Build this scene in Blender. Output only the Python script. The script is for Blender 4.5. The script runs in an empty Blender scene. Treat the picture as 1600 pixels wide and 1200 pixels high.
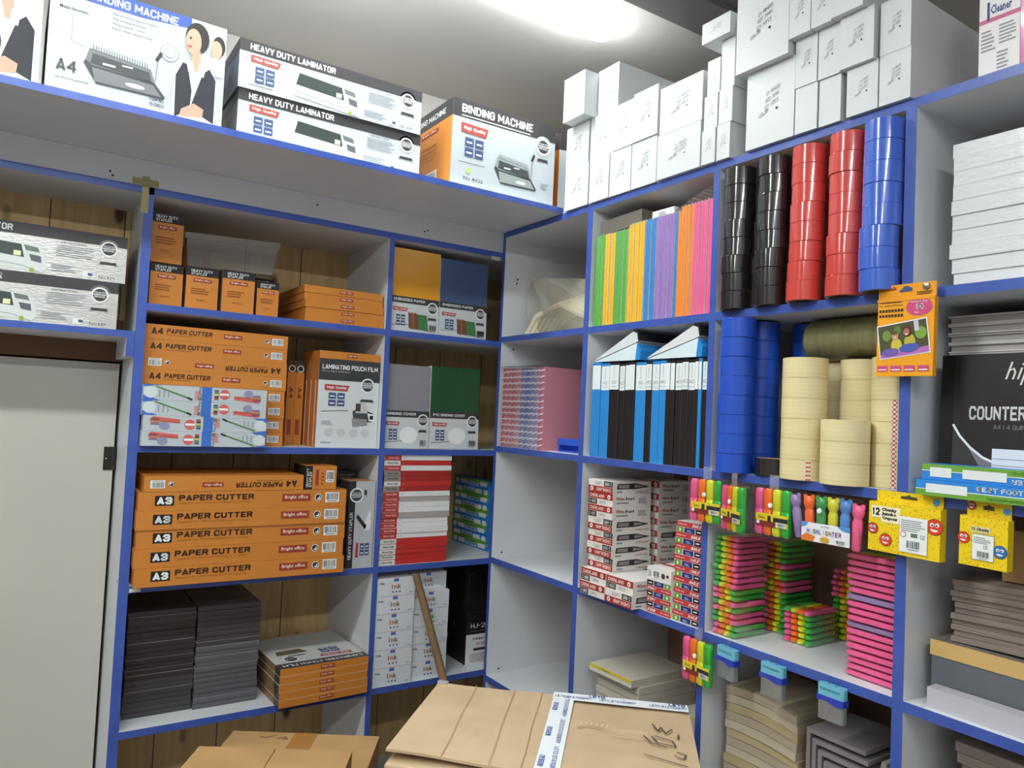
import bpy, math, random
from mathutils import Matrix, Vector, Euler

random.seed(7)
SC = bpy.context.scene
COL = SC.collection
PI = math.pi

# ------------------------------------------------------------------ camera
cam_data = bpy.data.cameras.new('camera')
cam_data.sensor_fit = 'HORIZONTAL'
cam_data.sensor_width = 36.0
cam_data.lens = 26.218
cam_data.clip_start = 0.02
cam = bpy.data.objects.new('camera', cam_data)
COL.objects.link(cam)
cam.matrix_world = Matrix((
    (0.83419453, -0.06102357, -0.54808357, -1.36124),
    (-0.54955907, -0.00931707, -0.83540291, -2.16973),
    (0.04587274, 0.99809284, -0.04130831, 1.72),
    (0, 0, 0, 1)))
SC.camera = cam

# ------------------------------------------------------------------ world, exposure
SC.view_settings.view_transform = 'Standard'
SC.view_settings.look = 'None'
SC.view_settings.exposure = 0.55
SC.view_settings.gamma = 1.0
SC.view_settings.use_curve_mapping = False
WORLD_STRENGTH = 0.35
TUBE_STRENGTH = 37.0
CORNER_STRENGTH = 25.0
world = bpy.data.worlds.new('world')
SC.world = world
world.use_nodes = True
bg = world.node_tree.nodes['Background']
bg.inputs[0].default_value = (0.86, 0.93, 1.0, 1)
bg.inputs[1].default_value = WORLD_STRENGTH

# ------------------------------------------------------------------ materials
MC = {}

def lin(h):
    h = h.lstrip('#')
    r = []
    for i in (0, 2, 4):
        c = int(h[i:i + 2], 16) / 255
        r.append(c / 12.92 if c <= 0.04045 else ((c + 0.055) / 1.055) ** 2.4)
    return (r[0], r[1], r[2], 1)

def base_mat(name):
    m = bpy.data.materials.new(name)
    m.use_nodes = True
    return m, m.node_tree, m.node_tree.nodes['Principled BSDF']

def M(h, rough=0.6, metal=0.0, coat=0.0, spec=0.4):
    k = (h, rough, metal, coat, spec)
    if k not in MC:
        m, nt, b = base_mat('paint_' + h.lstrip('#'))
        b.inputs['Base Color'].default_value = lin(h)
        b.inputs['Roughness'].default_value = rough
        b.inputs['Metallic'].default_value = metal
        b.inputs['Coat Weight'].default_value = coat
        b.inputs['Coat Roughness'].default_value = 0.07
        b.inputs['Specular IOR Level'].default_value = spec
        MC[k] = m
    return MC[k]

def noisy(name, c1, c2, scale=(8, 8, 8), rough=0.6, detail=4, bump=0.0, lo=0.35, hi=0.65):
    m, nt, b = base_mat(name)
    tc = nt.nodes.new('ShaderNodeTexCoord')
    mp = nt.nodes.new('ShaderNodeMapping')
    mp.inputs['Scale'].default_value = scale
    n = nt.nodes.new('ShaderNodeTexNoise')
    n.inputs['Scale'].default_value = 1.0
    n.inputs['Detail'].default_value = detail
    cr = nt.nodes.new('ShaderNodeValToRGB')
    cr.color_ramp.elements[0].position = lo
    cr.color_ramp.elements[1].position = hi
    cr.color_ramp.elements[0].color = lin(c1)
    cr.color_ramp.elements[1].color = lin(c2)
    L = nt.links.new
    L(tc.outputs['Object'], mp.inputs['Vector'])
    L(mp.outputs['Vector'], n.inputs['Vector'])
    L(n.outputs['Fac'], cr.inputs['Fac'])
    L(cr.outputs['Color'], b.inputs['Base Color'])
    b.inputs['Roughness'].default_value = rough
    if bump:
        bp = nt.nodes.new('ShaderNodeBump')
        bp.inputs['Strength'].default_value = bump
        bp.inputs['Distance'].default_value = 0.004
        L(n.outputs['Fac'], bp.inputs['Height'])
        L(bp.outputs['Normal'], b.inputs['Normal'])
    return m

def pine_material():
    m, nt, b = base_mat('pine_planks')
    L = nt.links.new
    N = nt.nodes.new
    tc = N('ShaderNodeTexCoord')
    sp = N('ShaderNodeSeparateXYZ')
    L(tc.outputs['Object'], sp.inputs[0])
    mp = N('ShaderNodeMapping'); mp.inputs['Scale'].default_value = (22, 5, 1.6)
    L(tc.outputs['Object'], mp.inputs['Vector'])
    n = N('ShaderNodeTexNoise'); n.inputs['Scale'].default_value = 1.6; n.inputs['Detail'].default_value = 5
    n.inputs['Distortion'].default_value = 0.6
    L(mp.outputs['Vector'], n.inputs['Vector'])
    cr = N('ShaderNodeValToRGB')
    cr.color_ramp.elements[0].position = 0.3; cr.color_ramp.elements[0].color = lin('#bd9a66')
    cr.color_ramp.elements[1].position = 0.7; cr.color_ramp.elements[1].color = lin('#d8b884')
    L(n.outputs['Fac'], cr.inputs['Fac'])
    # knots
    mk = N('ShaderNodeMapping'); mk.inputs['Scale'].default_value = (11.0, 1.0, 5.2)
    L(tc.outputs['Object'], mk.inputs['Vector'])
    vo = N('ShaderNodeTexVoronoi'); vo.inputs['Scale'].default_value = 1.0
    L(mk.outputs['Vector'], vo.inputs['Vector'])
    ck = N('ShaderNodeValToRGB')
    ck.color_ramp.elements[0].position = 0.10; ck.color_ramp.elements[0].color = (1, 1, 1, 1)
    ck.color_ramp.elements[1].position = 0.21; ck.color_ramp.elements[1].color = (0, 0, 0, 1)
    L(vo.outputs['Distance'], ck.inputs['Fac'])
    mx = N('ShaderNodeMixRGB'); mx.inputs['Color2'].default_value = lin('#5a371f')
    L(ck.outputs['Color'], mx.inputs['Fac']); L(cr.outputs['Color'], mx.inputs['Color1'])
    # plank joints
    md = N('ShaderNodeMath'); md.operation = 'PINGPONG'; md.inputs[1].default_value = 0.0925
    L(sp.outputs['X'], md.inputs[0])
    lt = N('ShaderNodeMath'); lt.operation = 'LESS_THAN'; lt.inputs[1].default_value = 0.0016
    L(md.outputs[0], lt.inputs[0])
    mx2 = N('ShaderNodeMixRGB'); mx2.inputs['Color2'].default_value = lin('#4a2f1c')
    L(lt.outputs[0], mx2.inputs['Fac']); L(mx.outputs['Color'], mx2.inputs['Color1'])
    L(mx2.outputs['Color'], b.inputs['Base Color'])
    b.inputs['Roughness'].default_value = 0.6
    return m

def film_material(name, tint='#ffffff', gloss=0.12, rough=0.08, milk=0.0, milkcol='#ffffff', bump=0.0, bscale=60, fres=0.6):
    m = bpy.data.materials.new(name); m.use_nodes = True
    nt = m.node_tree; nt.nodes.clear(); N = nt.nodes.new; L = nt.links.new
    out = N('ShaderNodeOutputMaterial')
    tr = N('ShaderNodeBsdfTransparent'); tr.inputs[0].default_value = lin(tint)
    gl = N('ShaderNodeBsdfGlossy'); gl.inputs['Roughness'].default_value = rough
    mix = N('ShaderNodeMixShader')
    lw = N('ShaderNodeLayerWeight'); lw.inputs['Blend'].default_value = 0.25
    ad = N('ShaderNodeMath'); ad.operation = 'MULTIPLY_ADD'; ad.inputs[1].default_value = fres; ad.inputs[2].default_value = gloss
    L(lw.outputs['Fresnel'], ad.inputs[0]); L(ad.outputs[0], mix.inputs[0])
    L(tr.outputs[0], mix.inputs[1]); L(gl.outputs[0], mix.inputs[2])
    last = mix
    if milk:
        df = N('ShaderNodeBsdfDiffuse'); df.inputs[0].default_value = lin(milkcol)
        m2 = N('ShaderNodeMixShader'); m2.inputs[0].default_value = milk
        L(mix.outputs[0], m2.inputs[1]); L(df.outputs[0], m2.inputs[2]); last = m2
    if bump:
        tc = N('ShaderNodeTexCoord'); n = N('ShaderNodeTexNoise'); n.inputs['Scale'].default_value = bscale; n.inputs['Detail'].default_value = 3
        L(tc.outputs['Object'], n.inputs['Vector'])
        bp = N('ShaderNodeBump'); bp.inputs['Strength'].default_value = bump; bp.inputs['Distance'].default_value = 0.003
        L(n.outputs['Fac'], bp.inputs['Height']); L(bp.outputs['Normal'], gl.inputs['Normal'])
    L(last.outputs[0], out.inputs[0])
    return m

def bumpy(name, col, rough, scale, strength, metal=0.0, stretch=(1, 1, 1)):
    m, nt, b = base_mat(name)
    N = nt.nodes.new; L = nt.links.new
    b.inputs['Base Color'].default_value = lin(col); b.inputs['Roughness'].default_value = rough
    b.inputs['Metallic'].default_value = metal
    tc = N('ShaderNodeTexCoord'); mp = N('ShaderNodeMapping'); mp.inputs['Scale'].default_value = stretch
    n = N('ShaderNodeTexNoise'); n.inputs['Scale'].default_value = scale; n.inputs['Detail'].default_value = 4
    bp = N('ShaderNodeBump'); bp.inputs['Strength'].default_value = strength; bp.inputs['Distance'].default_value = 0.003
    L(tc.outputs['Object'], mp.inputs['Vector']); L(mp.outputs['Vector'], n.inputs['Vector'])
    L(n.outputs['Fac'], bp.inputs['Height']); L(bp.outputs['Normal'], b.inputs['Normal'])
    return m

PINE = pine_material()
DWOOD = noisy('brown_back_board', '#8a6a55', '#9a7860', (20, 3, 2), 0.7)
LAM = noisy('white_laminate', '#d2d4d8', '#dadce0', (3, 3, 3), 0.38)
BLUE = noisy('blue_edge_tape', '#3b53a4', '#425caf', (20, 20, 20), 0.35)
CEIL = noisy('ceiling_board', '#b9b4b0', '#bfbab6', (1.2, 1.2, 1.2), 0.7)
WALLW = noisy('white_wall', '#cfcac4', '#d6d2cd', (2, 2, 2), 0.75)
FLOORM = noisy('floor_tile', '#8d8983', '#9c9892', (2, 2, 2), 0.45)
DOORM = noisy('door_laminate', '#bbb6ad', '#c2bdb4', (2, 2, 2), 0.45)
CARD = noisy('corrugated_cardboard', '#b89e7c', '#c2a887', (9, 9, 9), 0.75, bump=0.12)
CARD2 = noisy('brown_cardboard', '#a27d50', '#ae895b', (9, 9, 9), 0.75, bump=0.1)
CARDD = M('#a98a63', 0.8)
WOODSTICK = noisy('stick_wood', '#6f5639', '#876a48', (30, 30, 3), 0.6, bump=0.2)
FILM = film_material('clear_film', gloss=0.06, rough=0.1)
POUCH = film_material('clear_pouch', gloss=0.025, rough=0.06, bump=0.35, bscale=90, fres=0.3)
WRAP = film_material('crinkled_wrap', gloss=0.03, rough=0.12, bump=0.5, bscale=60)
NWRAP = film_material('notebook_wrap', gloss=0.005, rough=0.08, bump=0.6, bscale=45, fres=0.15)
CLEAR = film_material('clear_plastic', '#e8eef2', gloss=0.16, rough=0.05)
MILKY = film_material('milky_bag', gloss=0.12, rough=0.12, milk=0.22, milkcol='#e8dfc8', bump=0.5, bscale=25)
FOIL = bumpy('crinkled_silver_wrap', '#c4c2be', 0.22, 75, 0.35, 0.35, (1, 1, 3.5))
SILVER = M('#c2c6cb', 0.35, 0.25)
WHITE = M('#e9ebea', 0.5)
CARTONW = noisy('white_card', '#cdd0d1', '#d4d7d8', (6, 6, 6), 0.42)
BLACK = M('#1d1a1b', 0.5)
INK = M('#2b2829', 0.6)
GREY = M('#8f9298', 0.6)
BAND = M('#3d3b3e', 0.4)
RED = M('#b23a33', 0.45)
ORANGE = M('#c87e32', 0.42)
ORANGED = M('#b96f2c', 0.45)
NAVY = M('#44557f', 0.5)

# ------------------------------------------------------------------ text and mesh builder
TXT = {}
GL = {'A': '00 51 A0|22 82', 'B': '00 0A 7A A9 A6 75 05|75 A4 A1 70 00', 'C': 'A8 8A 2A 08 02 20 80 A2', 'D': '00 0A 7A A7 A3 70 00', 'E': 'AA 0A 00 A0|05 85', 'F': 'AA 0A 00|05 85',
      'G': 'A8 8A 2A 08 02 20 80 A2 A5 65', 'H': '00 0A|A0 AA|05 A5', 'I': '00 0A', 'J': 'AA A2 80 20 02', 'K': '00 0A|AA 05 A0', 'L': '0A 00 A0', 'M': '00 0A 53 AA A0', 'N': '00 0A A0 AA',
      'O': '2A 08 02 20 80 A2 A8 8A 2A', 'P': '00 0A 8A A9 A6 85 05', 'Q': '2A 08 02 20 80 A2 A8 8A 2A|63 A0', 'R': '00 0A 8A A9 A6 85 05|65 A0', 'S': 'A8 8A 2A 08 07 25 85 A3 A2 80 20 02',
      'T': '0A AA|5A 50', 'U': '0A 02 20 80 A2 AA', 'V': '0A 50 AA', 'W': '0A 30 57 70 AA', 'X': '00 AA|0A A0', 'Y': '0A 54 AA|54 50', 'Z': '0A AA 00 A0', '0': '2A 08 02 20 80 A2 A8 8A 2A',
      '1': '28 5A 50', '2': '08 2A 8A A8 A6 00 A0', '3': '08 2A 8A A8 A7 85 45|85 A3 A2 80 20 02', '4': '80 8A 03 A3', '5': 'AA 0A 06 86 A4 A2 80 20 02', '6': '9A 4A 07 02 20 80 A2 A4 86 25 04', '7': '0A AA 30',
      '8': '25 07 08 2A 8A A8 A7 85 25 03 02 20 80 A2 A3 85', '9': '10 60 A3 A8 8A 2A 08 06 24 84 A6', '.': '00 01', '-': '05 85', ':': '02 03|07 08', '|': '00 0A', '/': '00 AA', '(': '3A 07 03 30', ')': '0A 37 33 00'}
GW = {'I': 0.0, '.': 0.0, ':': 0.0, '|': 0.0, 'M': 0.72, 'W': 0.85, '1': 0.35, '(': 0.2, ')': 0.2, '-': 0.3, 'L': 0.46, 'J': 0.45, 'E': 0.48, 'F': 0.46}

def block_geo(t, bold):
    th = 0.10 + bold * 2.6
    vs = []; fs = []; x = 0.0
    for ch in t:
        if ch == ' ': x += 0.38; continue
        gw = GW.get(ch, 0.54)
        for st in GL.get(ch, '05 A5').split('|'):
            pts = []
            for tok in st.split():
                a, b = [10 if c == 'A' else int(c) for c in tok]
                if ch == 'A' and tok == '51': b = 10
                pts.append((x + th / 2 + gw * a / 10 * (1 if gw else 0), th / 2 + (1 - th) * b / 10))
            for (x0, y0), (x1, y1) in zip(pts, pts[1:]):
                d = math.hypot(x1 - x0, y1 - y0) or 1e-6
                ux, uy = (x1 - x0) / d * th / 2, (y1 - y0) / d * th / 2
                ex, ey = ux * 0.8, uy * 0.8
                b0 = len(vs)
                vs += [(x0 - ex + uy, y0 - ey - ux), (x1 + ex + uy, y1 + ey - ux), (x1 + ex - uy, y1 + ey + ux), (x0 - ex - uy, y0 - ey + ux)]
                fs.append((b0, b0 + 1, b0 + 2, b0 + 3))
        x += gw + th + 0.10
    return vs, fs

def text_geo(s, off=0.0):
    k = (s, off)
    if k not in TXT and s == s.upper() and any(c.isalnum() for c in s):
        vs, fs = block_geo(s, off)
        x0 = min(v[0] for v in vs); x1 = max(v[0] for v in vs); y0 = min(v[1] for v in vs); y1 = max(v[1] for v in vs)
        TXT[k] = ([((x - x0) / (x1 - x0), (y - y0) / (y1 - y0)) for x, y in vs], fs)
    if k not in TXT:
        cu = bpy.data.curves.new('lettering', 'FONT')
        cu.body = s; cu.resolution_u = 1; cu.offset = off * 1.3; cu.fill_mode = 'FRONT' if hasattr(cu, 'fill_mode') else cu.fill_mode
        ob = bpy.data.objects.new('lettering', cu)
        me = bpy.data.meshes.new_from_object(ob)
        vs = [(v.co.x, v.co.y) for v in me.vertices]
        fs = [tuple(p.vertices) for p in me.polygons if p.normal.z > 0.5 or p.normal.z < -0.5]
        nz = [p.normal.z for p in me.polygons if p.normal.z > 0.5 or p.normal.z < -0.5]
        fs = [f if n > 0 else tuple(reversed(f)) for f, n in zip(fs, nz)]
        bpy.data.objects.remove(ob); bpy.data.meshes.remove(me); bpy.data.curves.remove(cu)
        x0 = min(v[0] for v in vs); x1 = max(v[0] for v in vs)
        y0 = min(v[1] for v in vs); y1 = max(v[1] for v in vs)
        TXT[k] = ([((x - x0) / (x1 - x0), (y - y0) / (y1 - y0)) for x, y in vs], fs)
    return TXT[k]


class MB:
    def __init__(s):
        s.v = []; s.f = []; s.m = []; s.mats = []; s.sm = []

    def mi(s, mat):
        if mat not in s.mats: s.mats.append(mat)
        return s.mats.index(mat)

    def poly(s, pts, mat, smooth=False):
        b = len(s.v); s.v += [tuple(p) for p in pts]
        s.f.append(tuple(range(b, b + len(pts)))); s.m.append(s.mi(mat)); s.sm.append(smooth)

    def mesh(s, vs, fs, mat, smooth=False):
        b = len(s.v); s.v += [tuple(p) for p in vs]; i = s.mi(mat)
        for f in fs:
            s.f.append(tuple(j + b for j in f)); s.m.append(i); s.sm.append(smooth)

    def box(s, x0, x1, y0, y1, z0, z1, mat, **kw):
        vs = [(x0, y0, z0), (x1, y0, z0), (x1, y1, z0), (x0, y1, z0), (x0, y0, z1), (x1, y0, z1), (x1, y1, z1), (x0, y1, z1)]
        F = {'bottom': (0, 3, 2, 1), 'top': (4, 5, 6, 7), 'front': (0, 1, 5, 4), 'right': (1, 2, 6, 5), 'back': (2, 3, 7, 6), 'left': (3, 0, 4, 7)}
        b = len(s.v); s.v += vs
        for n, f in F.items():
            s.f.append(tuple(j + b for j in f)); s.m.append(s.mi(kw.get(n, mat))); s.sm.append(False)
        return s

    def prism(s, prof, y0, y1, mat, capmat=None, smooth=False):
        """profile in x,z (counter-clockwise seen from the front), swept along y"""
        n = len(prof); b = len(s.v)
        s.v += [(x, y0, z) for x, z in prof] + [(x, y1, z) for x, z in prof]
        i = s.mi(mat); c = s.mi(capmat or mat)
        s.f.append(tuple(range(b, b + n))); s.m.append(c); s.sm.append(False)
        s.f.append(tuple(reversed(range(b + n, b + 2 * n)))); s.m.append(c); s.sm.append(False)
        for k in range(n):
            k2 = (k + 1) % n
            s.f.append((b + k2, b + k, b + n + k, b + n + k2)); s.m.append(i); s.sm.append(smooth)

    def lathe(s, prof, mat, n=32, closed=True, cx=0, cy=0, smooth=True):
        b = len(s.v); k = len(prof); i = s.mi(mat)
        for a in range(n):
            t = 2 * PI * a / n
            s.v += [(cx + r * math.cos(t), cy + r * math.sin(t), z) for r, z in prof]
        rng = range(k) if closed else range(k - 1)
        for a in range(n):
            a2 = (a + 1) % n
            for j in rng:
                j2 = (j + 1) % k
                s.f.append((b + a * k + j, b + a2 * k + j, b + a2 * k + j2, b + a * k + j2)); s.m.append(i); s.sm.append(smooth)

    def tube(s, pts, r, mat, n=8, caps=True, smooth=True):
        pts = [Vector(p) for p in pts]; b = len(s.v); i = s.mi(mat)
        rr = r if isinstance(r, (list, tuple)) else [r] * len(pts)
        up = None
        for k, p in enumerate(pts):
            d = (pts[min(k + 1, len(pts) - 1)] - pts[max(k - 1, 0)]).normalized()
            if up is None:
                up = Vector((0, 0, 1)) if abs(d.z) < 0.9 else Vector((1, 0, 0))
            e1 = d.cross(up).normalized(); e2 = d.cross(e1).normalized(); up = -e2 if False else up
            for a in range(n):
                t = 2 * PI * a / n
                s.v.append(tuple(p + (e1 * math.cos(t) + e2 * math.sin(t)) * rr[k]))
        for k in range(len(pts) - 1):
            for a in range(n):
                a2 = (a + 1) % n
                s.f.append((b + k * n + a, b + k * n + a2, b + (k + 1) * n + a2, b + (k + 1) * n + a)); s.m.append(i); s.sm.append(smooth)
        if caps:
            s.f.append(tuple(reversed(range(b, b + n)))); s.m.append(i); s.sm.append(False)
            e = b + (len(pts) - 1) * n
            s.f.append(tuple(range(e, e + n))); s.m.append(i); s.sm.append(False)

    def loft(s, rings, mat, caps=True, smooth=True):
        b = len(s.v); n = len(rings[0]); i = s.mi(mat)
        for r in rings: s.v += [tuple(p) for p in r]
        for k in range(len(rings) - 1):
            for a in range(n):
                a2 = (a + 1) % n
                s.f.append((b + k * n + a, b + k * n + a2, b + (k + 1) * n + a2, b + (k + 1) * n + a)); s.m.append(i); s.sm.append(smooth)
        if caps:
            s.f.append(tuple(reversed(range(b, b + n)))); s.m.append(i); s.sm.append(False)
            e = b + (len(rings) - 1) * n
            s.f.append(tuple(range(e, e + n))); s.m.append(i); s.sm.append(False)

    def data(s, name, bevel=None):
        me = bpy.data.meshes.new(name)
        me.from_pydata(s.v, [], s.f)
        for m in s.mats: me.materials.append(m)
        me.polygons.foreach_set('material_index', s.m)
        me.polygons.foreach_set('use_smooth', s.sm)
        me.update()
        if any(s.sm): me.set_sharp_from_angle(angle=0.7)
        return me


class Face:
    """flat printing on one face of a box; coordinates run 0..1 across and up"""
    def __init__(s, mb, o, r, u, n, w, h, flip=False):
        s.mb = mb; s.o = Vector(o); s.r = Vector(r); s.u = Vector(u); s.n = Vector(n); s.w = w; s.h = h; s.flip = flip

    def P(s, x, y, l):
        if s.flip: x, y = 1 - x, 1 - y
        return s.o + s.r * (x * s.w) + s.u * (y * s.h) + s.n * (0.0004 * l + 0.0001)

    def rect(s, x, y, w, h, mat, l=1):
        s.mb.poly([s.P(x, y, l), s.P(x + w, y, l), s.P(x + w, y + h, l), s.P(x, y + h, l)], mat)

    def poly(s, pts, mat, l=1):
        s.mb.poly([s.P(x, y, l) for x, y in pts], mat)

    def circ(s, cx, cy, r, mat, l=1, n=20, ax=1.0):
        k = s.h / s.w
        s.mb.poly([s.P(cx + r * k * ax * math.cos(2 * PI * i / n), cy + r * math.sin(2 * PI * i / n), l) for i in range(n)], mat)

    def ell(s, cx, cy, rx, ry, mat, l=1, n=18, a0=0, a1=2 * PI):
        s.mb.poly([s.P(cx + rx * math.cos(a0 + (a1 - a0) * i / n), cy + ry * math.sin(a0 + (a1 - a0) * i / n), l) for i in range(n)], mat)

    def stroke(s, pts, wid, mat, l=1):
        k = s.h / s.w
        for (x0, y0), (x1, y1) in zip(pts, pts[1:]):
            dx, dy = (x1 - x0) / k, y1 - y0
            d = math.hypot(dx, dy) or 1e-6
            ox, oy = -dy / d * wid / 2 * k, dx / d * wid / 2
            s.poly([(x0 - ox, y0 - oy), (x1 - ox, y1 - oy), (x1 + ox, y1 + oy), (x0 + ox, y0 + oy)], mat, l)

    def text(s, t, x0, y0, x1, y1, mat, l=2, rot=0, shear=0.0, bold=0.0):
        vs, fs = text_geo(t, bold)
        out = []
        for a, b in vs:
            a = a + shear * (b - 0.5)
            if rot == 90: a, b = 1 - b, a
            elif rot == 270: a, b = b, 1 - a
            elif rot == 180: a, b = 1 - a, 1 - b
            out.append(s.P(x0 + a * (x1 - x0), y0 + b * (y1 - y0), l))
        s.mb.mesh(out, fs, mat)

    def lines(s, x, y, w, h, n, mat, l=2, frac=0.45, ragged=0.35):
        for i in range(n):
            yy = y + h * (1 - (i + 1) / n)
            s.rect(x, yy, w * (1 - random.random() * ragged), h / n * frac, mat, l)

    def barcode(s, x, y, w, h, l=1, n=13):
        s.rect(x, y, w, h, WHITE, l)
        px = x + w * 0.08
        while px < x + w * 0.9:
            bw = w * random.choice((0.02, 0.03, 0.045))
            s.rect(px, y + h * 0.25, bw, h * 0.65, INK, l + 1)
            px += bw + w * random.choice((0.025, 0.035, 0.05))
        s.rect(x + w * 0.15, y + h * 0.08, w * 0.7, h * 0.08, GREY, l + 1)


def face(mb, side, w, d, h, flip=False):
    """faces of a box that spans x -w/2..w/2, y 0..d, z 0..h"""
    if side == 'front': return Face(mb, (-w / 2, 0, 0), (1, 0, 0), (0, 0, 1), (0, -1, 0), w, h, flip)
    if side == 'left': return Face(mb, (-w / 2, d, 0), (0, -1, 0), (0, 0, 1), (-1, 0, 0), d, h, flip)
    if side == 'right': return Face(mb, (w / 2, 0, 0), (0, 1, 0), (0, 0, 1), (1, 0, 0), d, h, flip)
    if side == 'top': return Face(mb, (-w / 2, 0, h), (1, 0, 0), (0, 1, 0), (0, 0, 1), w, d, flip)


def carton_mb(w, d, h, mat, **kw):
    mb = MB(); mb.box(-w / 2, w / 2, 0, d, 0, h, mat, **kw); return mb

# ------------------------------------------------------------------ objects

def link(name, me, parent=None, loc=(0, 0, 0), rot=(0, 0, 0)):
    o = bpy.data.objects.new(name, me)
    o.location = loc; o.rotation_euler = rot
    COL.objects.link(o)
    if parent is not None: o.parent = parent
    return o

def part(name, mb, parent, loc=(0, 0, 0), rot=(0, 0, 0)):
    me = mb.data(name) if isinstance(mb, MB) else mb
    return link(name, me, parent, loc, rot)

def tag(o, label, cat, group=None):
    o['label'] = label; o['category'] = cat
    if group: o['group'] = group
    return o

def struct(name, mb, loc=(0, 0, 0)):
    o = link(name, mb.data(name), None, loc); o['kind'] = 'structure'; return o

def place(o, unit, u, v, z, rz=0.0, rx=0.0, ry=0.0):
    """unit L faces -y (u runs along x); unit R faces -x (u runs along -y); v is depth behind the shelf fronts"""
    if unit == 'L': o.location = (u, v, z); o.rotation_euler = (rx, ry, rz)
    else: o.location = (v, -u, z); o.rotation_euler = (rx, ry, rz - PI / 2)
    return o

def thing(name, me, label, cat, group, unit, u, v, z, rz=0.0, rx=0.0, ry=0.0):
    if isinstance(me, MB): me = me.data(name)
    o = link(name, me)
    place(o, unit, u, v, z, rz, rx, ry)
    return tag(o, label, cat, group)

ORD = ['topmost', 'second from top', 'third from top', 'fourth from top', 'fifth from top', 'sixth from top',
       'seventh from top', 'eighth from top', 'ninth from top', 'tenth from top', 'eleventh from top', 'twelfth from top',
       'thirteenth from top', 'fourteenth from top', 'fifteenth from top', 'sixteenth from top', 'seventeenth from top',
       'eighteenth from top', 'nineteenth from top', 'twentieth from top', 'twenty-first from top', 'twenty-second from top']
NTH = ['first', 'second', 'third', 'fourth', 'fifth', 'sixth', 'seventh', 'eighth', 'ninth', 'tenth', 'eleventh', 'twelfth', 'thirteenth', 'fourteenth',
       'fifteenth', 'sixteenth', 'seventeenth', 'eighteenth', 'nineteenth', 'twentieth']

def pos(i, n):
    return 'lowest' if i == n - 1 else ORD[i]

# shelf heights
L1, L2, L3, L4, L5 = 1.9705, 1.5959, 1.2304, 0.8564, 0.46
R1, R2, R3, R4, R5 = 1.9847, 1.6122, 1.2368, 0.8428, 0.46
RT = 2.347
LEDGE = 2.364
LB = 2.2583
TH = 0.019
EPS = 0.0004
DEP = 0.37
CEILZ = 2.933

# ================================================================== setting
mb = MB(); mb.box(-5.4, 1.36, -5.0, 0.45, -0.05, 0, FLOORM); struct('floor', mb)
mb = MB(); mb.box(-5.4, 1.36, -5.0, 0.45, CEILZ, CEILZ + 0.05, CEIL); struct('ceiling', mb)
mb = MB()
mb.box(-5.4, 1.3, 0.39, 0.45, 2.345, CEILZ, WALLW); mb.box(-5.4, 1.3, 0.39, 0.45, 0, 2.345, PINE)
struct('wall_back', mb)
mb = MB(); mb.box(1.3, 1.36, -5.0, 0.39, 0, CEILZ, WALLW); struct('wall_right', mb)
mb = MB(); mb.box(-5.46, -5.4, -5.0, 0.45, 0, CEILZ, WALLW); struct('wall_left', mb)
# dark beam under the ceiling along the edge of the boarded bay
DARKB = noisy('dark_beam', '#5e5856', '#6a6361', (4, 4, 4), 0.6)
mb = MB(); mb.box(-5.4, 1.3, -0.86, -0.60, CEILZ - 0.035, CEILZ, DARKB)
mb.box(-5.4, 1.3, -0.76, -0.70, CEILZ - 0.05, CEILZ - 0.035, DARKB)
struct('trim_1', mb)
# door at the left, its hinge, the lintel above it
mb = MB(); mb.box(-1.97, -1.131, 0.235, 0.27, 0.01, 1.814, DOORM); door = struct('door_1', mb)
HINGE = M('#33302e', 0.4, 0.6)
mb = MB(); mb.box(-1.156, -1.133, 0.231, 0.235, 1.512, 1.577, HINGE); mb.tube([(-1.128, 0.23, 1.512), (-1.128, 0.23, 1.577)], 0.004, HINGE)
mb.lathe([(0.0001, 0), (0.002, 0), (0.002, 0.001), (0.0001, 0.001)], SILVER, 8)
hv = len(mb.v)
for i in range(hv - 32, hv):
    x, y, z = mb.v[i]; mb.v[i] = (-1.15 + x, 0.2305 - z, 1.544 + y)
part('hinge', mb, door)
mb = MB(); mb.box(-1.98, -1.126, 0.24, 0.3, 1.82, 1.94, M('#6b4a33', 0.7)); struct('trim_2', mb)

# ------------------------------------------------------------------ ceiling tubes (the lamps of the shop)
def glow(name, strength):
    m = bpy.data.materials.new(name); m.use_nodes = True
    nt = m.node_tree; nt.nodes.clear()
    e = nt.nodes.new('ShaderNodeEmission'); e.inputs[0].default_value = (0.93, 1.0, 0.985, 1); e.inputs[1].default_value = strength
    o = nt.nodes.new('ShaderNodeOutputMaterial'); nt.links.new(e.outputs[0], o.inputs[0])
    return m
EM = glow('lamp_glow', TUBE_STRENGTH)
EM_CORNER = glow('corner_lamp_glow', CORNER_STRENGTH)

def batten_lamp(x0, y0, x1, y1, label, em=EM):
    root = bpy.data.objects.new('batten_lamp', None); COL.objects.link(root)
    cx, cy = (x0 + x1) / 2, (y0 + y1) / 2; L = math.hypot(x1 - x0, y1 - y0)
    root.location = (cx, cy, CEILZ); root.rotation_euler = (0, 0, math.atan2(y1 - y0, x1 - x0))
    mb = MB(); mb.box(-L / 2 + .01, L / 2 - .01, -.052, .052, -0.012, -0.0005, WHITE); part('housing', mb, root)
    mb = MB()
    rings = []
    for x, k in ((-L / 2, .5), (-L / 2 + .012, .88), (-L / 2 + .035, 1), (L / 2 - .035, 1), (L / 2 - .012, .88), (L / 2, .5)):
        rings.append([(x, .06 * k * math.cos(PI * a / 8), -.012 - .034 * k * math.sin(PI * a / 8)) for a in range(9)])
    mb.loft(rings, em); part('diffuser', mb, root)
    tag(root, label, 'lamp', 'ceiling batten lamps')
batten_lamp(-1.12, -0.42, 0.10, -0.42, 'glowing white batten lamp on the ceiling above the corner of the shelves', EM_CORNER)
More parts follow.
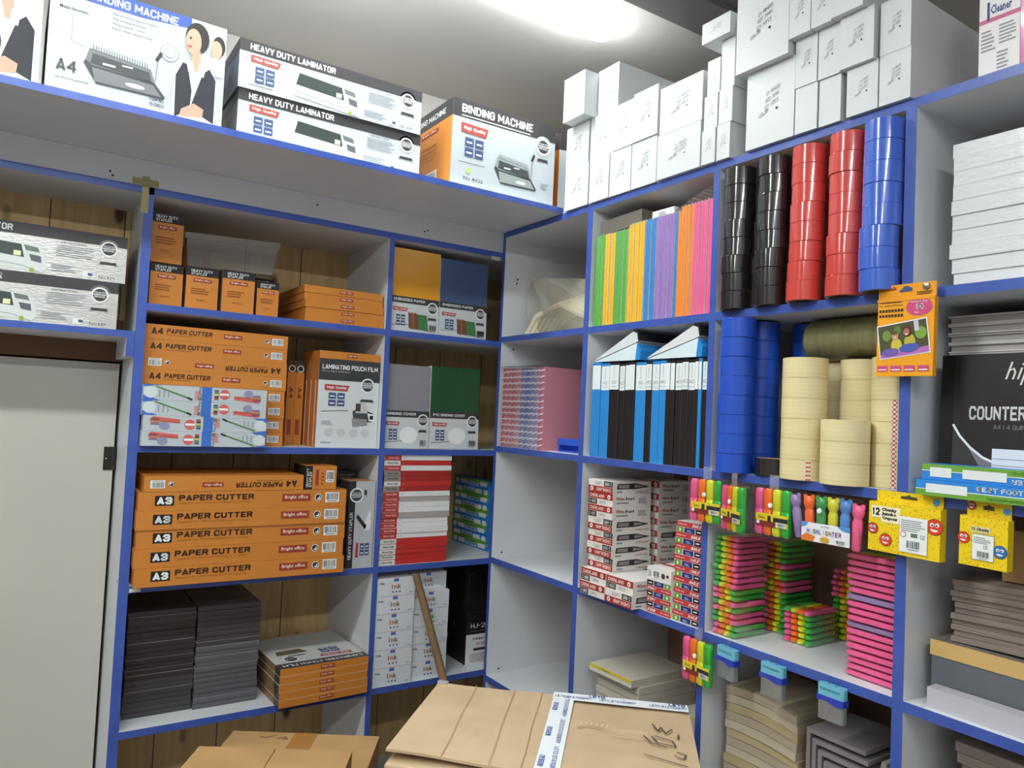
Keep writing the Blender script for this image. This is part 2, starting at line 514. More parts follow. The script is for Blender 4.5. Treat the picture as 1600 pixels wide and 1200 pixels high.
batten_lamp(-2.20, -1.20, -1.00, -1.20, 'white ceiling batten lamp in front of the door, nearer the right unit')
batten_lamp(-3.70, -1.20, -2.50, -1.20, 'white ceiling batten lamp in front of the door, farther from the right unit')
batten_lamp(-2.10, -2.95, -0.90, -2.95, 'white ceiling batten lamp behind the viewer, nearer the right unit')
batten_lamp(-3.60, -2.95, -2.40, -2.95, 'white ceiling batten lamp behind the viewer, farther from the right unit')

# ================================================================== shelving units
def empty(name, loc=(0, 0, 0), rz=0.0):
    o = bpy.data.objects.new(name, None); COL.objects.link(o); o.location = loc; o.rotation_euler = (0, 0, rz); return o

HOLE = M('#2a2725', 0.7)

def edged(parent, name, x0, x1, y0, y1, z0, z1, mat=LAM):
    mb = MB(); mb.box(x0, x1, y0, y1, z0, z1, mat)
    p = part(name, mb, parent)
    mb = MB(); mb.box(x0, x1, y0 - 0.0008, y0 - 0.0001, z0, z1, BLUE); part('edge_strip', mb, p)
    return p

# ---- left unit along the back wall
UL = empty('shelving_unit', (-0.4, 0.0, 0.0))
tag(UL, 'white shelving unit with blue edges and pine back along the back wall', 'shelves')
OX = 0.4   # offset of the unit's own origin
def ul(x): return x + OX
for x0, x1, nm in ((-1.123, -1.099, 'upright'), (-0.421, -0.404, 'upright'), (0.335, 0.353, 'upright')):
    p = edged(UL, nm, ul(x0), ul(x1), 0, DEP, 0.0, LB if x0 > -1 else 2.277)
    if x0 < -1:
        for z in (1.59, 1.24):
            mb = MB(); mb.box(ul(x0) - 0.0006, ul(x0) - 0.0001, 0.018, 0.024, z - 0.003, z + 0.003, HOLE)
            part('screw_hole', mb, p)
for z in (L1, L2, L3, L4, L5):
    edged(UL, 'shelf', ul(-1.099), ul(-0.421), 0, DEP, z - TH, z)
    edged(UL, 'shelf', ul(-0.404), ul(0.335), 0, DEP, z - TH, z)
p = edged(UL, 'top_rail', ul(-2.2), ul(0.353), 0, DEP, LB, LB + TH)
mb = MB(); mb.box(ul(-2.2), ul(0.353), 0.0, 0.018, LB + TH, 2.3465, LAM)
fasc = part('fascia', mb, UL)
for hx, hz in ((-1.205, 2.300), (-1.199, 2.290), (-0.303, 2.300), (-0.292, 2.305), (-0.66, 2.318)):
    mb = MB(); mb.box(ul(hx) - 0.0025, ul(hx) + 0.0025, -0.0006, -0.0001, hz - 0.0025, hz + 0.0025, HOLE)
    part('screw_hole', mb, fasc)
mb = MB(); mb.box(ul(-1.099), ul(0.335), DEP, DEP + 0.012, 0.0, LB, PINE); part('back_panel', mb, UL)
# shelf over the door, with its end cleat and far upright
od = edged(UL, 'door_head_shelf', ul(-1.98), ul(-1.124), 0, 0.25, 1.876, 1.893)
mb = MB(); mb.box(ul(-1.98), ul(-1.124), 0.25, DEP, 1.876, LB, PINE); part('back_panel', mb, UL)
edged(UL, 'cleat', ul(-1.142), ul(-1.124), 0, 0.24, 1.826, 1.876)
edged(UL, 'upright', ul(-2.0), ul(-1.98), 0, DEP, 0, LB)
mb = MB(); mb.box(ul(-1.129), ul(-1.112), -0.0016, -0.0009, LB - 0.052, LB + 0.045, M('#a8a06e', 0.5))
mb.box(ul(-1.153), ul(-1.09), -0.0018, -0.001, LB + 0.021, LB + 0.038, M('#a8a06e', 0.5))
tag(link('masking_tape', mb.data('masking_tape'), None, (-OX, 0, 0)), 'pale yellow masking tape cross stuck at the top of the post beside the door', 'tape')

# ---- ledge that runs above the left unit
LG = empty('wall_shelf', (-0.9, 0, 2.347))
tag(LG, 'deep white ledge with a blue front edge above the back wall shelves', 'shelf')
mb = MB(); mb.box(-1.3, 1.27, -0.337, DEP + 0.015, 0.0, LEDGE - 2.347, LAM); part('board', mb, LG)
mb = MB(); mb.box(-1.3, 0.8999, -0.3380, -0.3371, 0.0, LEDGE - 2.347, BLUE); part('edge_strip', mb, LG)

# ---- right unit
UR = empty('shelving_unit', (0.0, 0.0, 0.0), -PI / 2)
tag(UR, 'white shelving unit with blue edges running from the corner towards the viewer', 'shelves')
ZT = RT - TH
edged(UR, 'upright', 0.002, 0.017, 0.0, DEP, 0, ZT)
edged(UR, 'upright', 0.463, 0.485, 0.0, DEP, 0, ZT)
edged(UR, 'upright', 0.941, 0.959, 0.0, DEP, 0, ZT)
edged(UR, 'upright', 1.4075, 1.428, 0.0, DEP, 0, ZT)
edged(UR, 'upright', 1.882, 1.90, 0.0, DEP, 0, ZT)
for z in (R1, R2, R3, R4, R5):
    for a, b in ((0.017, 0.463), (0.485, 0.941), (0.959, 1.4075), (1.428, 1.882)):
        edged(UR, 'shelf', a, b, 0.0, DEP, z - TH, z)
edged(UR, 'top_board', 0.002, 1.90, 0.0, DEP, ZT, RT - 0.0005)
mb = MB(); mb.box(0.002, 1.90, DEP, DEP + 0.012, 0, ZT, DWOOD); part('back_panel', mb, UR)
for hv_, hz in ((0.055, 2.19), (0.052, 2.176), (0.05, 1.946), (0.04, 1.25), (0.05, 0.857)):
    mb = MB(); mb.box(0.0171, 0.0176, hv_ - 0.003, hv_ + 0.003, hz - 0.003, hz + 0.003, HOLE)
    part('screw_hole', mb, UR)

# ================================================================== printing helpers

def badge(f, cx, cy, r, l=2):
    f.circ(cx, cy, r, WHITE, l); f.circ(cx, cy, r * 0.80, BAND, l + 1)
    k = f.h / f.w
    f.rect(cx - r * 0.95 * k, cy - r * 0.02, r * 1.9 * k, r * 0.1, WHITE, l + 2)
    f.text('TRUSTED', cx - r * 0.72 * k, cy + r * 0.14, cx + r * 0.72 * k, cy + r * 0.42, WHITE, l + 2, bold=0.02)
    f.text('BRAND', cx - r * 0.62 * k, cy - r * 0.36, cx + r * 0.62 * k, cy - r * 0.08, WHITE, l + 2, bold=0.02)

def ribbon(f, cx, cy, w, h, l=2):
    f.poly([(cx - w / 2, cy), (cx + w / 2, cy), (cx + w / 2, cy + h), (cx - w / 2, cy + h)], BAND, l)
    f.poly([(cx - w * 0.62, cy - h * 0.4), (cx - w * 0.4, cy - h * 0.4), (cx - w * 0.4, cy + h * 0.6), (cx - w * 0.62, cy + h * 0.6), (cx - w * 0.55, cy + h * 0.1)], GREY, l - 1)
    f.poly([(cx + w * 0.62, cy - h * 0.4), (cx + w * 0.4, cy - h * 0.4), (cx + w * 0.4, cy + h * 0.6), (cx + w * 0.62, cy + h * 0.6), (cx + w * 0.55, cy + h * 0.1)], GREY, l - 1)

def hq(f, x, y, w, h, l=2):
    f.poly([(x, y + h * 0.08), (x + w * 0.92, y), (x + w, y + h * 0.9), (x, y + h)], M('#b14a41', .45), l)
    f.text('High Quality', x + w * 0.1, y + h * 0.26, x + w * 0.9, y + h * 0.74, WHITE, l + 1, bold=0.02)

def squares(f, x, y, w, h, l=2):
    for i in (0, 1):
        for j in (0, 1):
            f.rect(x + i * w * 0.54, y + j * h * 0.54, w * 0.46, h * 0.46, NAVY, l)
            f.rect(x + i * w * 0.54 + w * 0.08, y + j * h * 0.54 + h * 0.16, w * 0.3, h * 0.09, WHITE, l + 1)

def office(f, x, y, w, h, l=2):
    f.rect(x, y, w, h, M('#9c3a28', 0.5), l)
    f.text('Bright office', x + w * 0.09, y + h * 0.2, x + w * 0.91, y + h * 0.82, M('#f0d9c8', 0.5), l + 1, bold=0.015)

def recycle(f, cx, cy, r, l=2):
    f.circ(cx, cy, r, WHITE, l); f.circ(cx, cy, r * 0.82, INK, l + 1); f.circ(cx + r * 0.1 * f.h / f.w, cy - r * 0.12, r * 0.5, WHITE, l + 2)
    f.ell(cx - r * 0.2 * f.h / f.w, cy + r * 0.1, r * 0.45 * f.h / f.w, r * 0.3, INK, l + 3)

# ================================================================== boxes on the ledge
SKIN = M('#caa08a', 0.6); HAIR = M('#2c2523', 0.6); SUIT = M('#2d2e36', 0.6); SHIRT = M('#e6e8ee', 0.55)
PAPER = M('#bcc3c8', 0.36)
BLUEB = M('#3b57a8', 0.4)

def clerk(f, x, y, w, h, l=2):
    """a printed office clerk in a dark waistcoat"""
    def q(pts): return [(x + a * w, y + b * h) for a, b in pts]
    f.poly(q([(0.02, 0), (0.98, 0), (0.98, 0.45), (0.8, 0.56), (0.2, 0.56), (0.04, 0.4)]), SHIRT, l)
    f.poly(q([(0.1, 0), (0.42, 0.12), (0.44, 0.3), (0.32, 0.55), (0.22, 0.56), (0.08, 0.42)]), SUIT, l + 1)
    f.poly(q([(0.42, 0.12), (0.95, 0.02), (0.95, 0.46), (0.8, 0.56), (0.66, 0.5), (0.52, 0.28)]), SUIT, l + 1)
    f.poly(q([(0.38, 0.5), (0.62, 0.5), (0.58, 0.72), (0.42, 0.72)]), SKIN, l + 1)
    f.poly(q([(0.3, 0.56), (0.42, 0.6), (0.48, 0.46), (0.34, 0.48)]), SHIRT, l + 2)
    f.poly(q([(0.58, 0.6), (0.72, 0.58), (0.68, 0.46), (0.52, 0.46)]), SHIRT, l + 2)
    f.ell(x + w * 0.5, y + h * 0.84, w * 0.26, h * 0.15, HAIR, l + 1)
    f.ell(x + w * 0.42, y + h * 0.79, w * 0.17, h * 0.13, SKIN, l + 2)
    f.ell(x + w * 0.35, y + h * 0.82, w * 0.03, h * 0.01, HAIR, l + 3)
    f.ell(x + w * 0.34, y + h * 0.735, w * 0.05, h * 0.009, RED, l + 3)
    f.poly(q([(0.2, 0.02), (0.7, 0.06), (0.72, 0.14), (0.5, 0.18), (0.24, 0.1)]), SKIN, l + 3)

def punch(f, x, y, w, h, body, l=2):
    """a printed comb punch"""
    def q(pts): return [(x + a * w, y + b * h) for a, b in pts]
    dk = M('#45484b', 0.5)
    f.poly(q([(0.0, 0.42), (0.16, 0.0), (0.98, 0.02), (1.0, 0.08), (0.86, 0.36), (0.02, 0.5)]), dk, l)
    f.poly(q([(0.14, 0.05), (0.95, 0.07), (0.84, 0.3), (0.1, 0.36)]), body, l + 1)
    f.poly(q([(0.02, 0.5), (0.06, 0.78), (0.8, 0.66), (0.86, 0.36), (0.1, 0.4)]), body, l + 1)
    f.poly(q([(0.08, 0.44), (0.1, 0.68), (0.78, 0.58), (0.82, 0.36)]), dk, l + 2)
    f.ell(x + w * 0.62, y + h * 0.17, w * 0.12, h * 0.05, WHITE, l + 2)
    f.rect(x + w * 0.45, y + h * 0.55, w * 0.13, h * 0.035, WHITE, l + 3)
    f.rect(x + w * 0.22, y + h * 0.47, w * 0.15, h * 0.045, WHITE, l + 3)
    for i in range(22):
        xx = x + w * (0.1 + i * 0.031)
        f.rect(xx, y + h * (0.74 - i * 0.0042), w * 0.008, h * 0.13, dk, l + 2)
    f.stroke(q([(0.86, 0.4), (0.88, 0.95)]), h * 0.025, GREY, l + 2)
    f.stroke(q([(0.86, 0.9), (0.92, 1.12)]), h * 0.07, M('#2e2c33', 0.4), l + 3)

def big_punch_box():
    w, d, h = 0.356, 0.30, 0.24
    mb = carton_mb(w, d, h, M('#54575c', 0.4), front=PAPER, top=WHITE)
    f = face(mb, 'front', w, d, h)
    f.poly([(0.0, 0.86), (0.5, 0.86), (0.78, 0.90), (0.78, 1), (0, 1)], BLUEB, 1)
    f.text('BINDING MACHINE', 0.20, 0.885, 0.70, 0.965, WHITE, 2, bold=0.03)
    f.poly([(0.03, 1.0), (0.17, 1.0), (0.165, 0.9), (0.10, 0.82), (0.04, 0.9)], BLUEB, 2)
    f.poly([(0.045, 0.99), (0.155, 0.99), (0.15, 0.91), (0.10, 0.845), (0.052, 0.91)], WHITE, 3)
    f.rect(0.06, 0.93, 0.08, 0.04, BLUEB, 4)
    f.text('Metal Structure', 0.05, 0.735, 0.20, 0.765, INK, 2, bold=0.01)
    for i, t in enumerate(('Max punching 12sheets 70g/m2', 'Max binding 450sheets', 'Adopts plastic combs', 'Paper 10000 sheets tested')):
        f.text(t, 0.33, 0.80 - i * 0.045, 0.33 + 0.009 * len(t), 0.825 - i * 0.045, INK, 2)
    f.stroke([(0.12, 0.70), (0.12, 0.46), (0.20, 0.44)], 0.004, GREY, 2)
    punch(f, 0.19, 0.13, 0.46, 0.40, M('#77797c', 0.5))
    f.text('A4', 0.05, 0.175, 0.155, 0.285, M('#5b5b5b', 0.5), 2, bold=0.04)
    f.text('size & 2 hole punching', 0.05, 0.10, 0.22, 0.125, INK, 2)
    f.text('ITEM NO.', 0.56, 0.105, 0.645, 0.14, INK, 2, bold=0.02)
    f.text('YD-CM010', 0.56, 0.055, 0.645, 0.09, INK, 2, bold=0.02)
    f.circ(0.66, 0.60, 0.085, GREY, 1); f.circ(0.66, 0.60, 0.078, PAPER, 2); f.circ(0.66, 0.60, 0.05, GREY, 3); f.circ(0.66, 0.60, 0.045, PAPER, 4)
    f.ell(0.955, 0.80, 0.040, 0.10, HAIR, 3); f.ell(0.94, 0.76, 0.036, 0.09, SKIN, 4); f.poly([(0.90, 0.5), (0.995, 0.5), (0.995, 0.66), (0.92, 0.68)], SHIRT, 4)
    clerk(f, 0.68, 0.0, 0.28, 0.98, 5)
    s = face(mb, 'right', w, d, h); s.rect(0.0, 0.86, 1, 0.14, BLUEB, 1)
    return mb

thing('binding_machine_box', big_punch_box(), 'large white carton picturing a binding machine and clerk, on the ledge', 'box', None, 'L', -1.183, -0.325, LEDGE + EPS, 0.02)
w, d, h = 0.34, 0.28, 0.235
mb = carton_mb(w, d, h, M('#54575c', 0.4), front=PAPER)
clerk(face(mb, 'front', w, d, h), 0.66, 0.0, 0.32, 1.05)
thing('binding_machine_box', mb, 'carton picturing a waistcoated clerk, cut off at the left edge of the picture', 'box', None, 'L', -1.542, -0.322, LEDGE + EPS, 0.01)

def laminator_front(f, art, dark=BAND, grey=SILVER):
    f.rect(0, 0.76, 1, 0.24, dark, 1)
    f.text('HEAVY DUTY LAMINATOR', 0.05, 0.81, 0.49, 0.945, WHITE, 2, shear=0.0, bold=0.035)
    hq(f, 0.055, 0.56, 0.15, 0.15)
    squares(f, 0.08, 0.16, 0.095, 0.33)
    f.rect(0.05, 0.09, 0.12, 0.012, INK, 2)
    B = M('#d5d9d6', 0.4)
    def q(pts): return pts
    f.poly([(0.28, 0.13), (0.62, 0.02), (0.645, 0.12), (0.63, 0.42), (0.60, 0.56), (0.295, 0.66), (0.275, 0.30)], B, 2)
    f.poly([(0.285, 0.36), (0.30, 0.62), (0.53, 0.56), (0.545, 0.30), (0.30, 0.36)], M('#3b4442', 0.4), 3)
    f.poly([(0.54, 0.56), (0.60, 0.53), (0.61, 0.43), (0.55, 0.45)], M('#6c7270', 0.4), 3)
    f.poly([(0.565, 0.38), (0.615, 0.36), (0.62, 0.22), (0.575, 0.25)], M('#596066', 0.4), 3)
    f.rect(0.50, 0.32, 0.03, 0.1, M('#e4e3b0', 0.5), 4)
    f.stroke([(0.28, 0.22), (0.54, 0.13), (0.62, 0.02)], 0.012, GREY, 3)
    f.lines(0.68, 0.42, 0.17, 0.26, 6, GREY, 2)
    f.lines(0.66, 0.10, 0.13, 0.16, 4, GREY, 2)
    f.text('INSTRUCTIONS', 0.70, 0.69, 0.81, 0.73, INK, 2)
    f.circ(0.915, 0.71, 0.20, grey, 1); badge(f, 0.915, 0.70, 0.165, 2); ribbon(f, 0.915, 0.36, 0.075, 0.06)
    f.circ(0.58, 0.06, 0.045, M('#9ab23f', 0.5), 4)
    f.rect(0.80, 0.05, 0.045, 0.12, WHITE, 2); f.rect(0.825, 0.08, 0.02, 0.06, NAVY, 3)
    f.text('No.320', 0.875, 0.055, 0.95, 0.11, INK, 2)

def laminator_box(base, top):
    w, d, h = 0.49, 0.232, 0.1205
    mb = carton_mb(w, d, h, M('#6f7278', 0.4), front=base, top=top)
    laminator_front(face(mb, 'front', w, d, h), None, BAND, base)
    s = face(mb, 'left', w, d, h); s.rect(0, 0.76, 1, 0.24, BAND, 1); s.rect(0.2, 0.2, 0.4, 0.3, GREY, 1)
    return mb.data('laminator_box')
lm = laminator_box(PAPER, WHITE)
thing('laminator_box', lm, 'white heavy duty laminator box on the ledge, upper of the pair', 'box', 'laminator boxes on the ledge', 'L', -0.7245, -0.302, LEDGE + EPS + 0.1212)
thing('laminator_box', lm, 'white heavy duty laminator box on the ledge, lower of the pair', 'box', 'laminator boxes on the ledge', 'L', -0.7205, -0.298, LEDGE + EPS)
lm2 = laminator_box(FOIL, FOIL)
for k, (u, v, lab) in enumerate(((-1.412, 0.004, 'lower'), (-1.398, 0.010, 'upper'))):
    o = thing('laminator_box', lm2, f'silver film-wrapped laminator box on the shelf over the door, {lab} of the pair', 'box', 'laminator boxes over the door', 'L', u, v, 1.893 + EPS + k * 0.1212)

def punch_box():
    w, d, h = 0.362, 0.28, 0.252
    mb = carton_mb(w, d, h, ORANGE, front=PAPER, top=M('#6b6a6c', 0.4))
    f = face(mb, 'front', w, d, h)
    f.rect(0, 0.80, 1, 0.20, BAND, 1)
    f.text('BINDING MACHINE', 0.08, 0.855, 0.76, 0.955, WHITE, 2, bold=0.035)
    f.lines(0.08, 0.815, 0.66, 0.03, 1, WHITE, 2, 0.4, 0)
    f.circ(0.875, 0.72, 0.125, PAPER, 2); badge(f, 0.875, 0.715, 0.10, 3); ribbon(f, 0.875, 0.53, 0.10, 0.035)
    hq(f, 0.08, 0.62, 0.25, 0.12); squares(f, 0.12, 0.36, 0.17, 0.22)
    f.rect(0.07, 0.285, 0.24, 0.006, INK, 2)
    f.circ(0.16, 0.20, 0.035, M('#b9cf7a', 0.5), 2)
    f.text('No.8622', 0.12, 0.09, 0.30, 0.13, INK, 2)
    punch(f, 0.40, 0.14, 0.42, 0.40, M('#97a19e', 0.5))
    f.lines(0.86, 0.2, 0.08, 0.08, 3, GREY, 2)
    s = face(mb, 'left', w, d, h); s.rect(0, 0.80, 1, 0.2, BAND, 1)
    s.text('BINDING MACHINE', 0.1, 0.86, 0.85, 0.93, WHITE, 2, bold=0.02)
    office(s, 0.3, 0.70, 0.4, 0.05); s.lines(0.3, 0.4, 0.4, 0.2, 4, ORANGED, 2); s.barcode(0.35, 0.05, 0.35, 0.2)
    return mb.data('binding_machine_box')
pm = punch_box()
thing('binding_machine_box', pm, 'orange-sided binding machine box at the right end of the ledge', 'box', 'orange binding machine boxes', 'L', -0.206, -0.315, LEDGE + EPS, 0.0)
thing('binding_machine_box', pm, 'orange-sided binding machine box half hidden behind the white cartons in the corner', 'box', 'orange binding machine boxes', 'L', 0.192, -0.29, LEDGE + EPS, 0.0)

# ================================================================== white ring boxes on the right unit
def ring_box(w, h, d, txt=1, big=False):
    mb = carton_mb(w, d, h, CARTONW)
    f = face(mb, 'front', w, d, h)
    ink = M('#84868a', 0.6) if not big else M('#606165', 0.6)
    if txt:
        sh = -0.0
        x0, y0, k = 0.38, 0.42, 0.28
        for i, t in enumerate(('21 RINGS', 'SIZE: 31MM', 'QTY: 50PCS')):
            yy = y0 + 0.20 - i * 0.085
            f.poly  # printed lines slope as on the real boxes
            vs, fs = text_geo(t, 0.0)
            f.mb.mesh([f.P(x0 + 0.04 - i * 0.01 + a * k, yy + b * 0.05 + a * 0.06, 2) for a, b in vs], fs, ink)
        vs, fs = text_geo('COLOR:', 0.01)
        f.mb.mesh([f.P(x0 - 0.10 + a * 0.20, y0 - 0.055 + b * 0.05 + a * 0.05, 2) for a, b in vs], fs, ink)
        f.circ(x0 + 0.27, y0 + 0.005, 0.018, INK, 2, 10)
    # tuck line of the end flap
    f.rect(0.012, 0.985, 0.976, 0.004, M('#bfc3c4', 0.6), 1)
    return mb

ringboxes = [
    # u0, u1, z0(row), height, v, words
    (0.357, 0.468, 0, .127, -.010, 'bottom left corner of the pile'),
    (0.356, 0.463, .1275, .127, -.010, 'second row, above the bottom left corner box'),
    (0.385, 0.484, .2555, .131, -.050, 'third row, jutting out at the left end of the pile'),
    (0.4855, 0.575, .2555, .135, .0, 'third row, tall one next to the jutting box'),
    (0.4695, 0.571, .1275, .127, -.008, 'second row, second from the left'),
    (0.4745, 0.560, 0, .127, -.010, 'bottom row, second from the left'),
    (0.5625, 0.649, 0, .127, -.008, 'bottom row, third from the left'),
    (0.5735, 0.655, .1275, .127, -.010, 'second row, third from the left'),
    (0.6565, 0.750, .1275, .134, -.012, 'second row, fourth from the left'),
    (0.6525, 0.748, 0, .127, -.008, 'bottom row, fourth from the left'),
    (0.760, 0.905, .1165, .124, -.012, 'second row, wide one left of the narrow boxes'),
    (0.755, 0.903, 0, .116, -.012, 'bottom row, wide one left of the narrow boxes'),
    (0.9085, 0.950, 0, .084, -.012, 'bottom of the left narrow column'),
    (0.911, 0.9525, .0845, .084, -.010, 'middle of the left narrow column'),
    (0.918, 0.957, .1690, .086, -.010, 'top of the left narrow column'),
    (0.954, 0.993, 0, .086, -.010, 'bottom of the right narrow column'),
    (0.957, 0.997, .0865, .084, -.010, 'middle of the right narrow column'),
    (0.9585, 0.999, .1710, .120, -.008, 'top of the right narrow column'),
    (0.914, 1.000, .2920, .050, -.030, 'flat one lying on top of the narrow columns'),
    (1.021, 1.162, .178, .180, -.030, 'large upper one with bold size print'),
    (1.040, 1.167, 0, .1775, -.010, 'large lower one, faint print'),
    (1.170, 1.2230, 0, .100, -.010, 'bottom row, right of the large lower one'),
    (1.169, 1.2215, .1005, .105, -.012, 'second row, right of the large boxes'),
    (1.163, 1.2150, .2060, .104, -.030, 'top row, right of the large upper one'),
    (1.2265, 1.2755, 0, .099, -.008, 'bottom row, fourth from the right'),
    (1.2245, 1.2745, .0995, .106, -.012, 'second row, third from the right'),
    (1.217, 1.2640, .2060, .090, -.030, 'top row, third from the right'),
    (1.2900, 1.3555, 0, .098, -.010, 'bottom row, second from the right'),
    (1.2785, 1.3505, .0985, .107, -.020, 'second row, second from the right'),
    (1.2660, 1.3350, .2060, .085, -.035, 'top row, second from the right'),
    (1.3585, 1.4195, 0, .099, -.010, 'bottom right box beside the gap to the pink bottle'),
    (1.3580, 1.4180, .0995, .105, -.010, 'upper right box beside the gap to the pink bottle'),
]
NOPRINT = {17, 21, 24}
for i, (u0, u1, z0, h, v, wds) in enumerate(ringboxes):
    d = 0.27 + random.uniform(0, 0.04)
    mb = ring_box(u1 - u0, h, d, i not in NOPRINT, i == 19)
    thing('ring_box', mb, f'white box on right unit, {wds}', 'box', 'white boxes on top of the right unit', 'R', (u0 + u1) / 2, v, RT + EPS + z0)

# pink cleaner bottle
PINK = M('#dd8fb4', 0.3, coat=0.3)
mb = MB()
def rrect(w, d, r, z, n=5):
    pts = []
    for cx, cy, a0 in ((w / 2 - r, d / 2 - r, 0), (-w / 2 + r, d / 2 - r, PI / 2), (-w / 2 + r, -d / 2 + r, PI), (w / 2 - r, -d / 2 + r, 1.5 * PI)):
        for k in range(n):
            t = a0 + PI / 2 * k / (n - 1); pts.append((cx + r * math.cos(t), cy + r * math.sin(t), z))
    return pts
root = empty('cleaner_bottle')
place(root, 'R', 1.567, 0.075, RT + EPS, 0.0)
tag(root, 'pink plastic cleaner bottle with a printed label on top of the right unit', 'bottle')
mb.loft([rrect(.108, .07, .018, 0), rrect(.114, .076, .02, .006), rrect(.114, .076, .02, .17), rrect(.105, .07, .025, .195), rrect(.06, .05, .02, .225), rrect(.04, .04, .018, .235)], PINK)
part('bottle_body', mb, root)
mb = MB(); f = Face(mb, (-.050, -.0385, .006), (1, 0, 0), (0, 0, 1), (0, -1, 0), .066, .17)
LBL = M('#e8e2e4', 0.45)
f.rect(0, 0, 1, 1, LBL, 1); f.rect(0, 0.60, 1, 0.045, M('#c9688f', 0.5), 2)
f.text('Cleaner', 0.28, 0.68, 0.80, 0.78, M('#3a4a86', 0.5), 2, bold=0.02); f.rect(0.20, 0.62, 0.06, 0.2, M('#3a4a86', 0.5), 3)
f.circ(0.33, 0.90, 0.04, M('#6d9bc4', 0.5), 2); f.text('Avate', 0.42, 0.87, 0.8, 0.93, GREY, 2)
f.lines(0.06, 0.30, 0.36, 0.24, 6, GREY, 2); f.lines(0.5, 0.34, 0.42, 0.22, 6, GREY, 2); f.lines(0.45, 0.08, 0.3, 0.2, 5, GREY, 2)
part('label', mb, root)
mb = MB(); mb.lathe([(.0001, .235), (.019, .235), (.019, .262), (.017, .265), (.0001, .265)], M('#e9e6e6', 0.4), 20, False); part('cap', mb, root)

# ================================================================== left unit, wide column, first shelf
def stapler_box(h, w, d):
    mb = carton_mb(w, d, h, ORANGE, left=M('#5b4a40', 0.45), right=M('#5b4a40', 0.45))
    f = face(mb, 'front', w, d, h); f.rect(0, 0.80, 1, 0.20, BLACK, 1)
    f.text('HEAVY DUTY', 0.14, 0.89, 0.80, 0.95, WHITE, 2, bold=0.02); f.text('STAPLER', 0.14, 0.82, 0.62, 0.88, WHITE, 2, bold=0.02)
    office(f, 0.22, 0.66, 0.56, 0.08); f.lines(0.16, 0.38, 0.62, 0.16, 3, M('#8e4f18', 0.6), 2); f.text('No.8211', 0.34, 0.22, 0.62, 0.26, INK, 2)
    return mb
for u, w, h, v, rz, lab in ((-1.048, .083, .119, .055, .03, 'leftmost of the lower row'), (-.9575, .085, .119, .045, 0, 'second of the lower row'),
                            (-.8645, .088, .121, .025, -.02, 'third of the lower row')):
    thing('stapler_box', stapler_box(h, w, .10), f'orange stapler box with black header, {lab} on the top shelf', 'box', 'orange stapler boxes', 'L', u, v, L1 + EPS, rz)
thing('stapler_box', stapler_box(.10, .062, .07), 'small orange stapler box with black header at the right end of the lower row', 'box', 'orange stapler boxes', 'L', -.7825, .022, L1 + EPS, 0)
thing('stapler_box', stapler_box(.122, .075, .07), 'orange stapler box whose black header shows above the small stapler box', 'box', 'orange stapler boxes', 'L', -.782, .105, L1 + EPS, 0)
thing('stapler_box', stapler_box(.137, .083, .10), 'orange stapler box standing alone on the stacked left one', 'box', 'orange stapler boxes', 'L', -1.055, .05, L1 + .1195 + 2 * EPS, .02)
mb = carton_mb(.075, .09, .075, ORANGED); face(mb, 'front', .075, .09, .075).barcode(.25, .3, .4, .3)
thing('stapler_box', mb, 'orange box with a barcode lying behind the clear plastic tray', 'box', 'orange stapler boxes', 'L', -.955, .16, L1 + .1195 + 2 * EPS)
thing('stapler_box', carton_mb(.085, .1, .1195, ORANGED), 'orange box in the back row under the barcoded orange box', 'box', 'orange stapler boxes', 'L', -.955, .155, L1 + EPS)
# clear plastic tray on top of the stapler boxes
TRAYF = film_material('tray_film', '#e4dfd6', 0.22, 0.03, milk=0.04, bump=0.05, bscale=10)
mb = MB()
prof = [(-.118, 0), (.108, 0), (.122, .085), (.10, .088), (-.112, .092), (-.124, .088)]
mb.prism(prof, 0, .085, TRAYF)
mb.box(-.128, .126, -.006, -.0005, .078, .094, TRAYF)
thing('plastic_tray', mb, 'clear plastic tray with bright glare on top of the stapler boxes', 'tray', None, 'L', -.882, .035, L1 + .1215, -.2)

def pouch_box(w, d, h, cover=None, top=None):
    mb = carton_mb(w, d, h, ORANGE, top=top or ORANGED, left=ORANGED)
    f = face(mb, 'front', w, d, h); office(f, .44, .3, .17, .42)
    return mb
pb = pouch_box(.25, .30, .0214).data('laminating_pouch_box')
for k in range(5):
    thing('laminating_pouch_box', pb, f'flat orange pouch film box beside the top-shelf divider, {pos(4 - k, 5)} of the stack', 'box', 'flat orange boxes on the top shelf',
          'L', -.5485 + (0, .002, -.002, -.004, -.006)[k], .012 + (0, .003, .0, .006, .004)[k], L1 + EPS + k * .0217, .0)

# ---- second shelf: A4 cutters, pencils, pouch films
def cutter_box(w, h, d, size):
    mb = carton_mb(w, d, h, ORANGE)
    f = face(mb, 'front', w, d, h)
    BR = M('#3d2511', 0.6)
    if size == 'A4':
        f.text('A4', .045, .34, .12, .80, BR, 2, bold=.045)
        f.text('PAPER CUTTER', .145, .44, .45, .78, BR, 2, bold=.045, shear=.012)
        f.lines(.145, .32, .20, .08, 1, M('#9b5f22', .6), 2, .6)
        office(f, .53, .42, .13, .3); recycle(f, .845, .5, .16); f.barcode(.88, .26, .085, .5)
    else:
        f.rect(.07, .28, .083, .54, BLACK, 1); f.text('A3', .078, .34, .146, .76, WHITE, 2, bold=.06)
        f.text('PAPER CUTTER', .173, .52, .52, .86, BR, 2, bold=.05)
        f.text('Capable for (460mmX380mm) cutting', .173, .32, .50, .45, M('#8b5419', .6), 2)
        office(f, .66, .36, .145, .42); recycle(f, .847, .55, .22); f.barcode(.885, .24, .075, .6)
    return mb
a4 = cutter_box(.384, .0402, .25, 'A4').data('paper_cutter_box')
